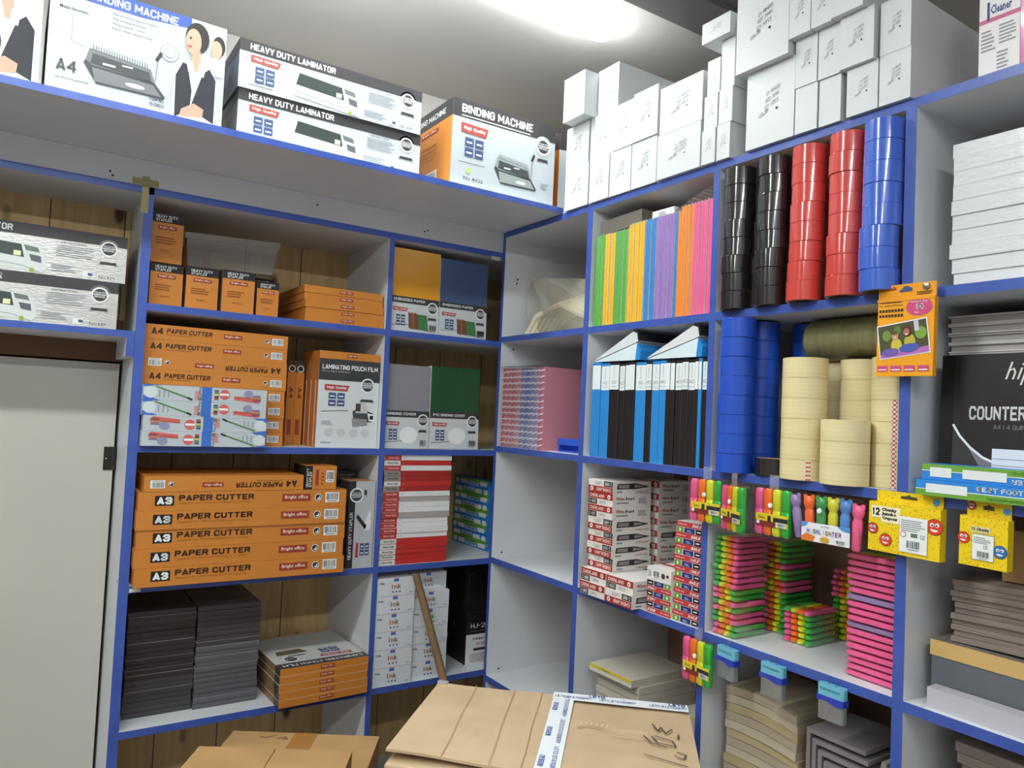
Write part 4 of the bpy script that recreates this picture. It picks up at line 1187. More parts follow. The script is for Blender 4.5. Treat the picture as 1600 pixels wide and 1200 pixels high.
# ================================================================== tape rolls
CORE = M('#b59a74', .7)
def roll_parts(col, r, h, ri=.038, tr=.25, coat=1.0):
    mb = MB(); mb.lathe([(ri + .003, 0), (r - .0008, 0), (r, .0008), (r, h - .0008), (r - .0008, h), (ri + .003, h)], M(col, tr, coat=coat) if isinstance(col, str) else col, 40)
    m1 = mb.data('tape_roll')
    mb = MB(); mb.lathe([(ri, 0), (ri + .003, 0), (ri + .003, h), (ri, h)], CORE, 24)
    return m1, mb.data('cardboard_core')
def roll(mm, label, group, u, v, z, rz=0):
    o = thing('tape_roll', mm[0], label, 'tape roll', group, 'R', u, v, z, rz); part('cardboard_core', mm[1], o); return o
TB = roll_parts('#221e1f', .0357, .0409, .030); TR = roll_parts('#cc443c', .0357, .0409, .030); TU = roll_parts('#3c62c6', .0357, .0409, .030)
for mm, u, v, nmx, col in ((TB, 1.0135, .010, 'left black', 'black'), (TB, 1.1095, .008, 'right black', 'black'), (TR, 1.199, .005, 'left red', 'red'), (TR, 1.2905, .003, 'right red', 'red'), (TU, 1.3685, -.006, 'only top-shelf blue', 'blue')):
    for k in range(8):
        roll(mm, f'glossy {col} tape roll in the {nmx} stack, {pos(7 - k, 8)}', 'glossy tape rolls on the top shelf', u + random.uniform(-.0016, .0016) - (.0015 if k < 3 else 0), v + random.uniform(-.002, .002) - .003 * (k < 3), R1 + EPS + k * .0412, random.uniform(0, 6))
TU2 = roll_parts('#2350be', .0385, .0433, .033, tr=.3, coat=.4)
for k in range(8):
    roll(TU2, f'blue tape roll in the front blue stack below the black rolls, {pos(7 - k, 8)}', 'blue tape rolls on the second shelf', 1.030 + random.uniform(-.001, .001) + (.004 if k == 7 else 0), -.003 + random.uniform(-.001, .001), R2 + EPS + k * .0436, random.uniform(0, 6))
for k in range(8):
    roll(TU2, f'blue tape roll in the stack right behind the front blue stack, {pos(7 - k, 8)}', 'blue tape rolls on the second shelf', 1.032, .083 + random.uniform(-.001, .001), R2 + EPS + k * .0436)
for k in range(8):
    roll(TU2, f'blue tape roll in the back stack behind the cream rolls, {pos(7 - k, 8)}', 'blue tape rolls on the second shelf', 1.092 + random.uniform(-.001, .001), .175, R2 + EPS + k * .0436)
roll(roll_parts('#1d1716', .036, .038, .030), 'single black tape roll standing between the blue and cream stacks', None, 1.109, .028, R2 + EPS)
CREAMT = noisy('packing_tape', '#d9c894', '#e6d8ab', (2, 2, 160), .35)
CR = .0455
CT = roll_parts(CREAMT, CR, .0422, .038, tr=.35)
DOT = bpy.data.materials.new('dotted_label'); DOT.use_nodes = True
dn = DOT.node_tree; db_ = dn.nodes['Principled BSDF']; ck = dn.nodes.new('ShaderNodeTexChecker'); ck.inputs['Scale'].default_value = 230
ck.inputs['Color1'].default_value = lin('#c2474a'); ck.inputs['Color2'].default_value = lin('#efe6da'); tc_ = dn.nodes.new('ShaderNodeTexCoord')
dn.links.new(tc_.outputs['Object'], ck.inputs['Vector']); dn.links.new(ck.outputs['Color'], db_.inputs['Base Color'])
def dotted(o, ang, r=CR, h=.0422, wid=.19):
    mb = MB(); n = 4; b = []
    for k in range(n + 1):
        t = ang - wid / 2 + wid * k / n; b.append((math.cos(t) * (r + .0004), math.sin(t) * (r + .0004)))
    for (x0, y0), (x1, y1) in zip(b, b[1:]): mb.poly([(x0, y0, .0003), (x1, y1, .0003), (x1, y1, h - .0003), (x0, y0, h - .0003)], DOT)
    part('dotted_label', mb, o)
for key, n, u, v in (('left front', 6, 1.193, .020), ('short front', 3, 1.298, .004), ('hidden back', 6, 1.188, .162), ('middle back', 6, 1.271, .107), ('right', 6, 1.3605, .075)):
    for k in range(n):
        o = roll(CT, f'cream packing tape roll in the {key} stack, {pos(n - 1 - k, n)} of {n}', 'cream packing tape rolls', u + random.uniform(-.0004, .0004), v + random.uniform(-.0004, .0004), R2 + EPS + k * .0424)
        if key == 'right' and k in (0, 1, 2, 3): dotted(o, -PI / 2 + .45)
        if key == 'left front' and k == 0: dotted(o, -PI / 2 + .85)
root = empty('tape_bundle'); place(root, 'R', 1.268, .120, R2 + EPS + 6 * .0424 + .0482); tag(root, 'long shrink-wrapped bundle of yellowish tape rolls lying on the cream stacks', 'tape bundle')
mb = MB(); CLT = noisy('clear_tape_bundle', '#8f8a5f', '#a39d70', (60, 2, 2), .25)
mb.tube([(-.125, 0, 0), (-.12, 0, 0), (.12, 0, 0), (.125, 0, 0)], [.042, .047, .047, .042], CLT, 32); part('rolls', mb, root)
mb = MB(); mb.tube([(-.122, 0, 0), (.122, 0, 0)], .0476, WRAP, 32, False); part('shrink_wrap', mb, root)

# ================================================================== photo paper pack hanging on the post
root = empty('photo_paper_pack'); place(root, 'R', 1.428, -.026, 1.823, 0, 0, .012)
tag(root, 'orange-yellow photo paper pack hanging on the shelf post by the tapes', 'paper pack')
KY = M('#eda021', .35)
mb = MB(); w, d, h = .104, .012, .142; mb.box(-w / 2, w / 2, 0, d, 0, h, KY); f = face(mb, 'front', w, d, h)
MG = M('#c84b7c', .4)
f.ell(.74, .88, .23, .115, MG, 1, 24); f.text('30', .68, .845, .82, .92, WHITE, 2, bold=.03); f.text('Instant dry', .60, .93, .88, .965, WHITE, 2); f.text('4x6', .66, .80, .74, .825, WHITE, 2)
f.text('for Inkjet Prints', .03, .90, .45, .935, INK, 2); f.lines(.03, .955, .45, .02, 1, INK, 2, .5, .2)
for r_ in range(2):
    for i in range(8): f.rect(.03 + i * .056, .835 - r_ * .065, .04, .035, INK, 2)
def rot(p, cx, cy, a):
    x, y = (p[0] - cx) * w, (p[1] - cy) * h
    return (cx + (x * math.cos(a) - y * math.sin(a)) / w, cy + (x * math.sin(a) + y * math.cos(a)) / h)
def rp(x, y): return rot((x, y), .47, .47, .13)
f.poly([rp(.03, .25), rp(.93, .25), rp(.93, .70), rp(.03, .70)], WHITE, 2)
f.poly([rp(.05, .265), rp(.91, .265), rp(.91, .685), rp(.05, .685)], M('#4a4a2c', .5), 3)
def blob(x, y, rx, ry, c, l): f.poly([rp(x + rx * math.cos(2 * PI * i / 14), y + ry * math.sin(2 * PI * i / 14)) for i in range(14)], M(c, .5), l)
f.poly([rp(.05, .265), rp(.91, .265), rp(.91, .34), rp(.5, .33), rp(.05, .31)], M('#b36bb8', .5), 4)
blob(.80, .52, .10, .08, '#79a03a', 4); blob(.2, .55, .08, .07, '#6f8a3c', 4); blob(.40, .6, .06, .06, '#5d7d3a', 4); f.poly([rp(.70, .55), rp(.78, .55), rp(.78, .68), rp(.70, .68)], M('#c9bfd2', .5), 5)
blob(.36, .40, .10, .10, '#c8b53e', 5); blob(.60, .42, .10, .11, '#b3a83c', 5); blob(.24, .33, .16, .05, '#6d5aa8', 6); blob(.58, .35, .18, .055, '#4557a8', 6)
blob(.35, .53, .06, .055, '#c58f72', 6); blob(.35, .57, .06, .025, '#6b4327', 7); blob(.57, .57, .085, .08, '#4d2f1f', 5); blob(.56, .555, .055, .05, '#a8694a', 6); blob(.56, .53, .025, .008, '#f0e6da', 7); blob(.35, .51, .02, .006, '#f0e6da', 7)
for i in range(4): f.poly([(.03 + i * .24, .06), (.22 + i * .24, .06), (.22 + i * .24, .135), (.06 + i * .24, .135), (.03 + i * .24, .145)], MG, 2); f.rect(.05 + i * .24, .075, .15, .014, WHITE, 3)
part('pack', mb, root)
mb = MB(); mb.box(-w / 2 - .001, w / 2 + .001, .002, .005, h, h + .027, M('#e89a24', .35)); mb.box(-w / 2 - .001, w / 2 + .001, -.001, .006, h - .004, h + .001, M('#e89a24', .35))
f = Face(mb, (-w / 2 - .001, .002, h), (1, 0, 0), (0, 0, 1), (0, -1, 0), w + .002, .027)
f.text('Kodak', .03, .62, .33, .9, M('#8f2b1c', .5), 2, bold=.02); f.poly([(.38, .45), (.6, .5), (.6, .68), (.52, .85), (.46, .85), (.42, .65), (.38, .6)], M('#3a4a7c', .5), 2); f.lines(.68, .2, .28, .25, 2, INK, 2)
part('hang_tab', mb, root)
mb = MB(); mb.lathe([(.0001, 0), (.007, 0), (.006, .003), (.0001, .005)], M('#9a9083', .3, .7), 16, False)
vs = [(x + .036, .0018 - z, h + .019 + y) for x, y, z in mb.v]; mb.v = vs
part('push_pin', mb, root)

# ================================================================== marker boxes
MR = M('#a8352f', .45); MK = M('#2c2324', .5); MW = M('#e3ddd9', .5)
def marker_box(w, d, h, up, art):
    mb = carton_mb(w, d, h, MW); f = face(mb, 'front', w, d, h, flip=not up)
    f.rect(0, .50, 1, .50, MR, 1); f.text('CHENLANG', .06, .60, .66, .88, M('#f0dcd4', .5), 2, bold=.03); f.circ(.85, .74, .18, WHITE, 2); f.circ(.85, .74, .07, MR, 3)
    f.rect(0, .04, .36, .42, MK, 1); f.text('C-885', .04, .12, .32, .38, WHITE, 2, bold=.02); f.text('12PCS', .44, .12, .72, .36, GREY, 2)
    f = face(mb, 'right', w, d, h)
    if art:
        f.poly([(.1, .38), (.12, .82), (.6, .86), (.92, .62), (.93, .56), (.6, .40)], M('#3a3434', .5), 1); f.poly([(.14, .48), (.15, .74), (.42, .76), (.42, .46)], M('#8d8785', .5), 2); f.poly([(.55, .5), (.56, .76), (.78, .66), (.78, .58)], M('#9a9391', .5), 2)
        f.rect(.1, .12, .15, .12, GREY, 1); f.text('CHENLANG', .6, .1, .95, .24, MR, 1)
    else:
        f.text('White', .08, .52, .30, .78, MR, 1, bold=.02); f.text('Board', .33, .52, .55, .78, INK, 1, bold=.02); f.rect(.1, .25, .3, .12, GREY, 1); f.lines(.66, .25, .26, .5, 5, GREY, 1)
    return mb.data('marker_box')
mk = {}
def mkr(up, art):
    if (up, art) not in mk: mk[(up, art)] = marker_box(.103, .142, .0345, up, art)
    return mk[(up, art)]
order = [(0, 1), (1, 0), (1, 0), (0, 1), (0, 1), (0, 1), (0, 1)]
MT = R3 + EPS + 2 * .0352
for i, (up, art) in enumerate(reversed(order)):
    k = 6 - i
    thing('marker_box', mkr(up, art), f'red and white marker box in the front column of seven, {pos(k, 7)}', 'box', 'marker boxes', 'R', .575 + random.uniform(-.002, .002) - .0008 * i, .0 + random.uniform(-.002, .002), MT + i * .0347)
for i in range(9):
    k = 8 - i
    thing('marker_box', mkr(1, k == 4), f'red and white marker box in the shaded back column, {pos(k, 9)}', 'box', 'marker boxes', 'R', .577 + random.uniform(-.002, .002), .166 + random.uniform(-.002, .002), R3 + EPS + i * .0347)
for j, (u, wdx) in enumerate(((.584, 'left'), (.691, 'right'))):
    for i in range(2):
        thing('marker_box', mkr(1 if (i == 1 or j == 0) else 0, i == 0), f'red and white marker box jutting from the bottom, {("lower", "upper")[i]} of the {wdx} pair', 'box', 'marker boxes', 'R', u, -.030 + .004 * i, R3 + EPS + i * .035)

PG = M('#6d9a35', .5); PN = M('#2d2f77', .5); PR = M('#c03a3c', .45)
def pen_box(w, d, h, up):
    mb = carton_mb(w, d, h, MW); f = face(mb, 'front', w, d, h, flip=not up)
    f.rect(0, .52, 1, .48, PR, 1); f.text('Ballpoint', .06, .66, .42, .84, M('#e9c6c2', .5), 2, bold=.02); f.text('SAILE', .62, .62, .96, .90, WHITE, 2, bold=.04, shear=.15)
    f.rect(.02, .02, .26, .46, PG, 1); f.rect(.12, .12, .06, .24, WHITE, 2); f.rect(.31, .02, .40, .46, PN, 1); f.lines(.42, .12, .2, .24, 2, M('#b9b9d6', .5), 2); f.rect(.74, .02, .26, .46, MK, 1); f.rect(.8, .2, .14, .1, WHITE, 2)
    return mb.data('pen_box')
pbx = {u: pen_box(.084, .15, .0266, u) for u in (0, 1)}
for i in range(9):
    thing('pen_box', pbx[1], f'red, green and blue pen box, tall stack beside the post, {pos(8 - i, 9)}', 'box', 'pen boxes', 'R', .892 + random.uniform(-.0015, .0015), .008 + random.uniform(-.002, .002), R3 + EPS + i * .0269)
for i in range(3):
    thing('pen_box', pbx[0], f'red, green and blue pen box turned over in the short stack, {pos(2 - i, 3)}', 'box', 'pen boxes', 'R', .804 + random.uniform(-.001, .001), .004, R3 + EPS + i * .0269)
mb = carton_mb(.084, .15, .034, MW, top=M('#e2d9d8', .5)); f = face(mb, 'front', .084, .15, .034); f.lines(.06, .3, .12, .5, 4, GREY); f.barcode(.25, .2, .3, .6); f.circ(.68, .5, .2, M('#5a3a3c', .5), 2); f.circ(.86, .55, .12, INK, 2); t = face(mb, 'top', .084, .15, .034); t.rect(0, .3, 1, .1, PR, 1)
thing('pen_box', mb, 'white box with a barcode lying on the short stack of pen boxes', 'box', None, 'R', .804, .002, R3 + EPS + 3 * .0269)

# ================================================================== highlighter packs
HLC = {'p': '#ee5f98', 'o': '#f5752a', 'y': '#d8dc2a', 'g': '#2fb041', 'v': '#9a7fb4'}
def pen_mesh(c, w=.0165, t=.0112, L=.108):
    body = M(HLC[c], .3, coat=.3); mb = MB()
    def ring(y, sw, st, n=10):
        return [(sw * w / 2 * math.copysign(abs(math.cos(a)) ** .6, math.cos(a)), y, st * t / 2 * math.copysign(abs(math.sin(a)) ** .6, math.sin(a))) for a in [2 * PI * k / n for k in range(n)]]
    mb.loft([ring(0, .55, .6), ring(.003, .86, .9), ring(.010, 1, 1), ring(.047, 1, 1), ring(.0475, .94, .94), ring(.0485, .94, .94), ring(.049, 1, 1), ring(.095, .97, .97), ring(.104, .9, .9), ring(L, .6, .6)], body)
    return mb.data('highlighter')
PEN = {c: pen_mesh(c) for c in HLC}
def pouch_mesh():
    mb = MB(); w, L, t = .0705, .113, .0130
    mb.loft([[(-w / 2, -.003, -.001), (w / 2, -.003, -.001), (w / 2, -.003, .001), (-w / 2, -.003, .001)], [(-w / 2, .004, -t / 2), (w / 2, .004, -t / 2), (w / 2, .004, t / 2), (-w / 2, .004, t / 2)],
             [(-w / 2, L - .008, -t / 2), (w / 2, L - .008, -t / 2), (w / 2, L - .008, t / 2), (-w / 2, L - .008, t / 2)], [(-w / 2, L, -.001), (w / 2, L, -.001), (w / 2, L, .001), (-w / 2, L, .001)]], POUCH, True, False)
    return mb.data('pouch')
PM_ = pouch_mesh()
def hl_pack(seq, label, group, u, v, z, rz=0.0, rx=0.0):
    r = empty('highlighter_pack'); place(r, 'R', u, v, z, rz, rx); tag(r, label, 'highlighters', group)
    for k, c in enumerate(seq): part('highlighter', PEN[c], r, (-.0258 + k * .0172, 0, 0))
    part('pouch', PM_, r)
    return r
G_ = 'highlighter packs on the third shelf'
HP = .01345
seqA = 'PPPPPPPGGPGPPGG'   # from the top, colour at the right-hand side
seqA = 'PP' + seqA
n = len(seqA)
for i in range(n):
    c = seqA[n - 1 - i]
    hl_pack('gyop' if c == 'P' else 'poyg', f'four-colour highlighter pack in the front left stack, {pos(n - 1 - i, n)}', G_, 1.0015 + random.uniform(-.003, .003), .012 + random.uniform(-.003, .003), R3 + .0070 + i * HP, random.uniform(-.05, .05))
seqB = 'GGGGPGGPPGGGGGGG'; n = len(seqB)
for i in range(n):
    c = seqB[n - 1 - i]
    hl_pack('gyop' if c == 'P' else 'poyg', f'four-colour highlighter pack in the shaded stack behind, {pos(n - 1 - i, n)}', G_, 1.03 + random.uniform(-.003, .003), .150 + random.uniform(-.003, .003), R3 + .0070 + i * HP, random.uniform(-.05, .05))
for i in range(5):
    hl_pack('poyg', f'four-colour highlighter pack in the low middle stack, {pos(5 - i, 6)}', G_, 1.118 + random.uniform(-.002, .002), .118 + random.uniform(-.002, .002), R3 + .0070 + i * HP, .06)
hl_pack('gyop', 'four-colour highlighter pack with pink outermost on the low middle stack, topmost', G_, 1.122, .112, R3 + .0070 + 5 * HP, .02)
seqD = 'GGGGGPPPPPPP'; n = len(seqD)
for i in range(n):
    c = seqD[n - 1 - i]
    hl_pack('gyop' if c == 'P' else 'poyg', f'four-colour highlighter pack in the dark back stack, {pos(n - 1 - i, n)}', G_, 1.155 + random.uniform(-.003, .003), .245 + random.uniform(-.003, .003), R3 + .0070 + i * HP, .05)
n = 18
for i in range(n):
    k = n - 1 - i
    c = 'v' if k in (6, 10) else 'p'
    r = hl_pack({'p': 'poyg', 'v': 'vvvv'}[c], f'highlighter pack with its {"purple" if c == "v" else "pink"} side outward in the right stack, {pos(k, n)}', G_, 1.403 + random.uniform(-.005, .001), .066 + random.uniform(-.002, .002), R3 + .0070 + i * HP, 0)
    r.rotation_euler[2] += PI / 2 + random.uniform(-.03, .03); 
# hanging packs: same pens upright in a clear pouch, with card and button
YC = M('#d8c327', .4); DC = M('#2f2a34', .4)
def pen_up(c, w=.0215, h=.098, t=.014):
    body = M(HLC[c], .3, coat=.3); mb = MB()
    def ring(z, sw, st, n=10): return [(sw * w / 2 * math.copysign(abs(math.cos(a)) ** .6, math.cos(a)), st * t / 2 * math.copysign(abs(math.sin(a)) ** .6, math.sin(a)), z) for a in [2 * PI * k / n for k in range(n)]]
    mb.loft([ring(0, .6, .6), ring(.004, .95, .9), ring(.012, 1, 1), ring(.052, 1, 1), ring(.0525, .95, .95), ring(.054, .95, .95), ring(.0545, 1, 1), ring(.09, .98, 1), ring(.096, .9, .85), ring(h, .7, .6)], body)
    return mb.data('highlighter')
PUP = {c: pen_up(c) for c in 'poyg'}
def hang_parts():
    mb = MB(); w, h = .098, .108; mb.box(-w / 2, w / 2, -.0095, .0095, -.006, h - .006, POUCH); m1 = mb.data('pouch')
    mb = MB(); mb.box(-.037, .046, -.0102, -.0098, .020, .046, YC)
    f = Face(mb, (-.037, -.0102, .020), (1, 0, 0), (0, 0, 1), (0, -1, 0), .083, .026)
    f.rect(.0, .0, .62, .4, M('#7a2f2a', .5), 1); f.rect(.55, .42, .45, .35, DC, 1); f.circ(.08, .25, .16, WHITE, 2); f.rect(.38, .35, .1, .5, DC, 2); f.barcode(.66, .02, .28, .4, 2); f.text('Note', .1, .55, .3, .8, DC, 2)
    m2 = mb.data('card')
    mb = MB(); mb.lathe([(.0001, 0), (.0055, 0), (.005, .002), (.0001, .003)], WHITE, 14, False); mb.v = [(x, -.0098 - z, .064 + y) for x, y, z in mb.v]; m3 = mb.data('snap_button')
    mb = MB(); mb.box(-.012, .012, .0, .0006, .098, .128, film_material('hanging_tape', gloss=.05, milk=.08)); m4 = mb.data('hanging_tape')
    return m1, m2, m3, m4
HM = hang_parts()
def hang(label, u, z, rz, v=-.0175):
    r = empty('highlighter_pack'); place(r, 'R', u, v, z, rz); tag(r, label, 'highlighters', 'hanging highlighter packs')
    for k, c in enumerate('poyg'): part('highlighter', PUP[c], r, (-.0345 + k * .023, 0, 0))
    for nmx, me in zip(('pouch', 'card', 'snap_button', 'hanging_tape'), HM): part(nmx, me, r)
    return r
hang('four-colour highlighter pack hanging at the left end, over the pen boxes', .968, 1.492, .05)
hang('four-colour highlighter pack hanging turned aside, second along the shelf edge', 1.060, 1.487, -.36, -.034)
hang('four-colour highlighter pack hanging third, just left of the animal-topped pack', 1.152, 1.490, -.05)
hang('four-colour highlighter pack hanging alone on the lower shelf edge', .9575, 1.120, -.05)
# animal-topped pack
root = empty('highlighter_pack'); place(root, 'R', 1.276, -.018, 1.497, 0, 0, 0); tag(root, 'six-colour highlighter pack with animal-head caps and a white printed card, hanging', 'highlighters')
def animal_pen(col):
    mb = MB(); body = M(col, .3, coat=.3)
    def ring(z, r, n=12): return [(r * math.cos(a), r * .7 * math.sin(a), z) for a in [2 * PI * k / n for k in range(n)]]
    mb.loft([ring(0, .007), ring(.003, .0095), ring(.055, .0105), ring(.058, .009), ring(.062, .008), ring(.066, .0105), ring(.074, .0125), ring(.083, .0105), ring(.087, .005)], body)
    for s in (-1, 1): mb.loft([ring2 for ring2 in [[(s * .0085 + r * math.cos(a), r * .6 * math.sin(a), z) for a in [2 * PI * k / 8 for k in range(8)]] for z, r in ((.080, .004), (.085, .005), (.090, .0035))]], body)
    return mb.data('highlighter')
for k, (c, tilt) in enumerate((('#8f78ad', .16), ('#f0642a', .06), ('#3d8f4d', .02), ('#cfc835', .0), ('#4e86c8', -.03), ('#ee5f8e', -.05))):
    part('highlighter', animal_pen(c), root, (-.058 + k * .0245, 0, .0 - (.006 if k == 5 else 0)), (0, -tilt, 0))
mb = MB(); mb.box(-.047, .058, -.0105, -.0100, -.001, .036, M('#e3e2ea', .45)); f = Face(mb, (-.047, -.0105, -.001), (1, 0, 0), (0, 0, 1), (0, -1, 0), .105, .037)
for k, (ch, c) in enumerate(zip('HIGHLIGHTER', ('#3d6ac0', '#e07a2a', '#3f9a4a', '#3d6ac0', '#c9a52a', '#d0476a', '#3f9a4a', '#e07a2a', '#7a5fb0', '#3d6ac0', '#d0476a'))):
    f.text(ch, .12 + k * .066 + (.02 if ch == 'I' else 0), .42, .12 + k * .066 + (.028 if ch == 'I' else .052), .68, M(c, .5), 2, bold=.03)
f.poly([(0, .0), (.25, 0), (.30, .3), (.10, .42), (0, .2)], M('#d9752f', .5), 1); f.poly([(.75, 1), (1, 1), (1, .75), (.85, .8)], M('#4e8fd0', .5), 1); f.poly([(0, 1), (.15, 1), (.1, .8), (0, .7)], M('#4e8fd0', .5), 1)
f.ell(.5, .18, .1, .16, M('#c9a23a', .5), 2); f.barcode(.72, .05, .2, .25, 2); f.text('6-MIX', .42, .80, .60, .92, GREY, 2)
part('card', mb, root)
mb = MB(); mb.loft([[(-.068, -.0098, .092), (.07, -.0098, .092), (.07, .0098, .092), (-.068, .0098, .092)], [(-.05, -.0098, -.004), (.078, -.0098, -.004), (.078, .0098, -.004), (-.05, .0098, -.004)]], POUCH, True, False); part('pouch', mb, root)
part('snap_button', HM[2], root, (-.008, -.0005, -.003))

# crayon boxes
CY = bpy.data.materials.new('speckled_yellow_card'); CY.use_nodes = True
cn = CY.node_tree; cb_ = cn.nodes['Principled BSDF']; cv = cn.nodes.new('ShaderNodeTexVoronoi'); cv.inputs['Scale'].default_value = 230
cr_ = cn.nodes.new('ShaderNodeValToRGB'); cr_.color_ramp.elements[0].position = .18; cr_.color_ramp.elements[0].color = lin('#b8761c'); cr_.color_ramp.elements[1].position = .30; cr_.color_ramp.elements[1].color = lin('#eccb1d')
tc2 = cn.nodes.new('ShaderNodeTexCoord'); cn.links.new(tc2.outputs['Object'], cv.inputs['Vector']); cn.links.new(cv.outputs['Distance'], cr_.inputs['Fac']); cn.links.new(cr_.outputs['Color'], cb_.inputs['Base Color']); cb_.inputs['Roughness'].default_value = .35
def ball(f, cx, cy, r, c, l=2):
    f.circ(cx, cy, r, M('#7d2a1c', .5) if c != '#2f6fb5' else M('#1f4a80', .5), l, 22); f.circ(cx, cy, r * .92, M(c, .4), l + 1, 22)
    k = f.h / f.w
    for s in (-1, 1): f.circ(cx + s * r * .3 * k, cy + r * .25, r * .26, WHITE, l + 2, 12); f.circ(cx + s * r * .25 * k, cy + r * .2, r * .12, INK, l + 3, 10)
    f.ell(cx, cy - r * .25, r * .5 * k, r * .35, WHITE, l + 2, 10, PI, 2 * PI)
def crayon(w, h, d, big):
    root = empty('crayon_box')
    mb = MB(); mb.box(-w / 2, w / 2, 0, d, 0, h, CY); f = face(mb, 'front', w, d, h)
    if big:
        f.text('12', .055, .72, .165, .88, BLACK, 3, bold=.05)
        for i, t in enumerate(('Chunky', 'Jumbo', 'Crayons')): f.text(t, .19 + .005 * i, .81 - i * .085, .41 + .01 * (i == 2), .895 - i * .085, BLACK, 3, bold=.04)
        f.poly([(.04, .68), (.18, .68), (.19, .60), (.45, .60), (.46, .92), (.04, .92)], M('#f0e8c8', .5), 2)
        ball(f, .068, .45, .115, '#c23f3a'); ball(f, .26, .25, .13, '#d9402c'); ball(f, .93, .66, .16, '#d9402c')
        f.rect(.46, .08, .38, .70, WHITE, 5); f.lines(.48, .50, .34, .24, 6, GREY, 6); f.circ(.515, .43, .06, M('#c9706a', .5), 6); f.circ(.515, .43, .045, WHITE, 7); f.rect(.62, .39, .09, .08, M('#5d7a6a', .5), 6)
        f.text('CE', .75, .38, .82, .46, INK, 6); f.barcode(.55, .12, .22, .22, 6)
    else:
        f.text('12 Chunky', .27, .71, .63, .79, BLACK, 3, bold=.03); f.poly([(.25, .69), (.65, .69), (.65, .81), (.25, .81)], M('#d8cfa0', .5), 2)
        ball(f, .10, .55, .12, '#d9402c'); ball(f, .86, .37, .13, '#2f6fb5')
        f.rect(.28, .14, .46, .52, GREY, 3); f.rect(.29, .15, .44, .50, WHITE, 4); f.lines(.32, .48, .36, .14, 4, GREY, 5); f.text('CE', .52, .38, .62, .45, INK, 5); f.barcode(.38, .16, .28, .18, 5)
    part('box_body', mb, root)
    mb = MB(); th = .021 if big else .026; tw = w * (.93 if big else .92)
    mb.box(-tw / 2, tw / 2, d - .0025, d - .0005, h, h + th, CY)
    f = Face(mb, (-tw / 2, d - .0025, h), (1, 0, 0), (0, 0, 1), (0, -1, 0), tw, th)
    f.poly([(.38, .45), (.62, .45), (.62, .68), (.53, .72), (.5, .85), (.47, .72), (.38, .68)], M('#4a4226', .6), 2)
    f.circ(.9, .5, .3 if big else .22, M('#4e96d8', .5), 2)
    if not big: ball(f, .11, .62, .28, '#a8403a')
    part('hang_tab', mb, root)
    return root
r = crayon(.130, .090, .02, True); place(r, 'R', 1.432, -.0225, 1.500, 0.0, 0, .012); tag(r, 'large yellow crayon box with red smiling balls hanging by the shelf post', 'crayon box', 'hanging crayon boxes')
r = crayon(.074, .082, .02, False); place(r, 'R', 1.5655, -.0225, 1.504, 0.0, 0, .015); tag(r, 'smaller yellow crayon box hanging below the ruler boxes', 'crayon box', 'hanging crayon boxes')

# pencil sharpener boxes hanging from the third shelf
def sharpener(label, u, z, rz):
    r = empty('sharpener_case'); place(r, 'R', u, -.0125, z, rz); tag(r, label, 'sharpener', 'hanging sharpener cases')
    mb = MB(); mb.loft([[(x, y, zz) for x, y, _ in rrect(.054, .017, .005, 0)] for zz in (0, .036)], film_material('sharpener_body', '#dfe6ea', 0.14, 0.06, milk=0.2, milkcol='#c9ccd0'), True, False); part('clear_body', mb, r)
    mb = MB(); n = 10; pr = [(-.028 + .056 * k / n, .034 + .003 * math.sin(1.2 * PI * k / n * 1.6)) for k in range(n + 1)]
    mb.prism([(x, z_) for x, z_ in pr] + [(.028, .046), (-.028, .046)], -.0095, .0095, M('#2a3fae', .3)); part('blue_band', mb, r)
    mb = MB(); mb.loft([[(x, y, zz) for x, y, _ in rrect(.056, .019, .006, 0)] for zz in (.046, .064, .067)], M('#6fb4cc', .3), True, False); part('lid', mb, r)
    mb = MB(); mb.box(-.02, .02, -.0106, -.0096, .058, .061, M('#4a8aa5', .4)); mb.tube([(-.008, 0, .066), (-.008, 0, .080), (.008, 0, .080), (.008, 0, .066)], .0016, CLEAR, 6); part('hanging_hook', mb, r)
    mb = MB(); mb.tube([(-.016, -.002, .006), (.0, -.002, .030)], .0016, M('#c8ccd0', .2, .8), 6); part('blade', mb, r)
    return r
sharpener('blue and clear sharpener case hanging first, next to the highlighter pack', 1.0405, 1.157, -.12)
sharpener('blue and clear sharpener case hanging in the middle of the shelf edge', 1.161, 1.157, 0)
sharpener('blue and clear sharpener case hanging nearest the right post', 1.297, 1.157, .02)

# ================================================================== right column: reams, books, counter book
RE = bumpy('wrapped_ream', '#d9d9dd', .25, 60, .5, 0.0, (1, 1, 1.5))
for k in range(10):
    w = .31
    mb = MB(); mb.box(-w / 2, w / 2, 0, .22, 0, .0262, RE)
    mb.box(-w / 2 - .0004, w / 2 + .0004, -.0006, -.0002, .002, .0035, M('#e6e6e8', .3))
    thing('paper_ream', mb, f'white film-wrapped paper ream on the top right shelf, {pos(9 - k, 10)}', 'paper ream', 'wrapped reams', 'R', 1.6335 + random.uniform(-.003, .003), .036 + random.uniform(-.003, .003), R1 + EPS + k * .0266, random.uniform(-.006, .006))
GB = M('#cfcac7', .6); GP = M('#b5aeab', .7)
for k in range(19):
    mb = MB(); w = .30; mb.box(-w / 2, w / 2, 0, .2, 0, .0028, GB); mb.box(-w / 2, w / 2, 0, .2, .0142, .017, GB); mb.box(-w / 2 + .003, w / 2, .006, .2, .0028, .0142, GP)
    thing('exercise_book', mb, f'pale grey book in the stack behind the black counter book, {pos(18 - k, 19)}', 'book', 'grey books on the second shelf', 'R', 1.596 + random.uniform(-.002, .002), .095 + random.uniform(-.003, .003), R2 + EPS + k * .0174, 0)
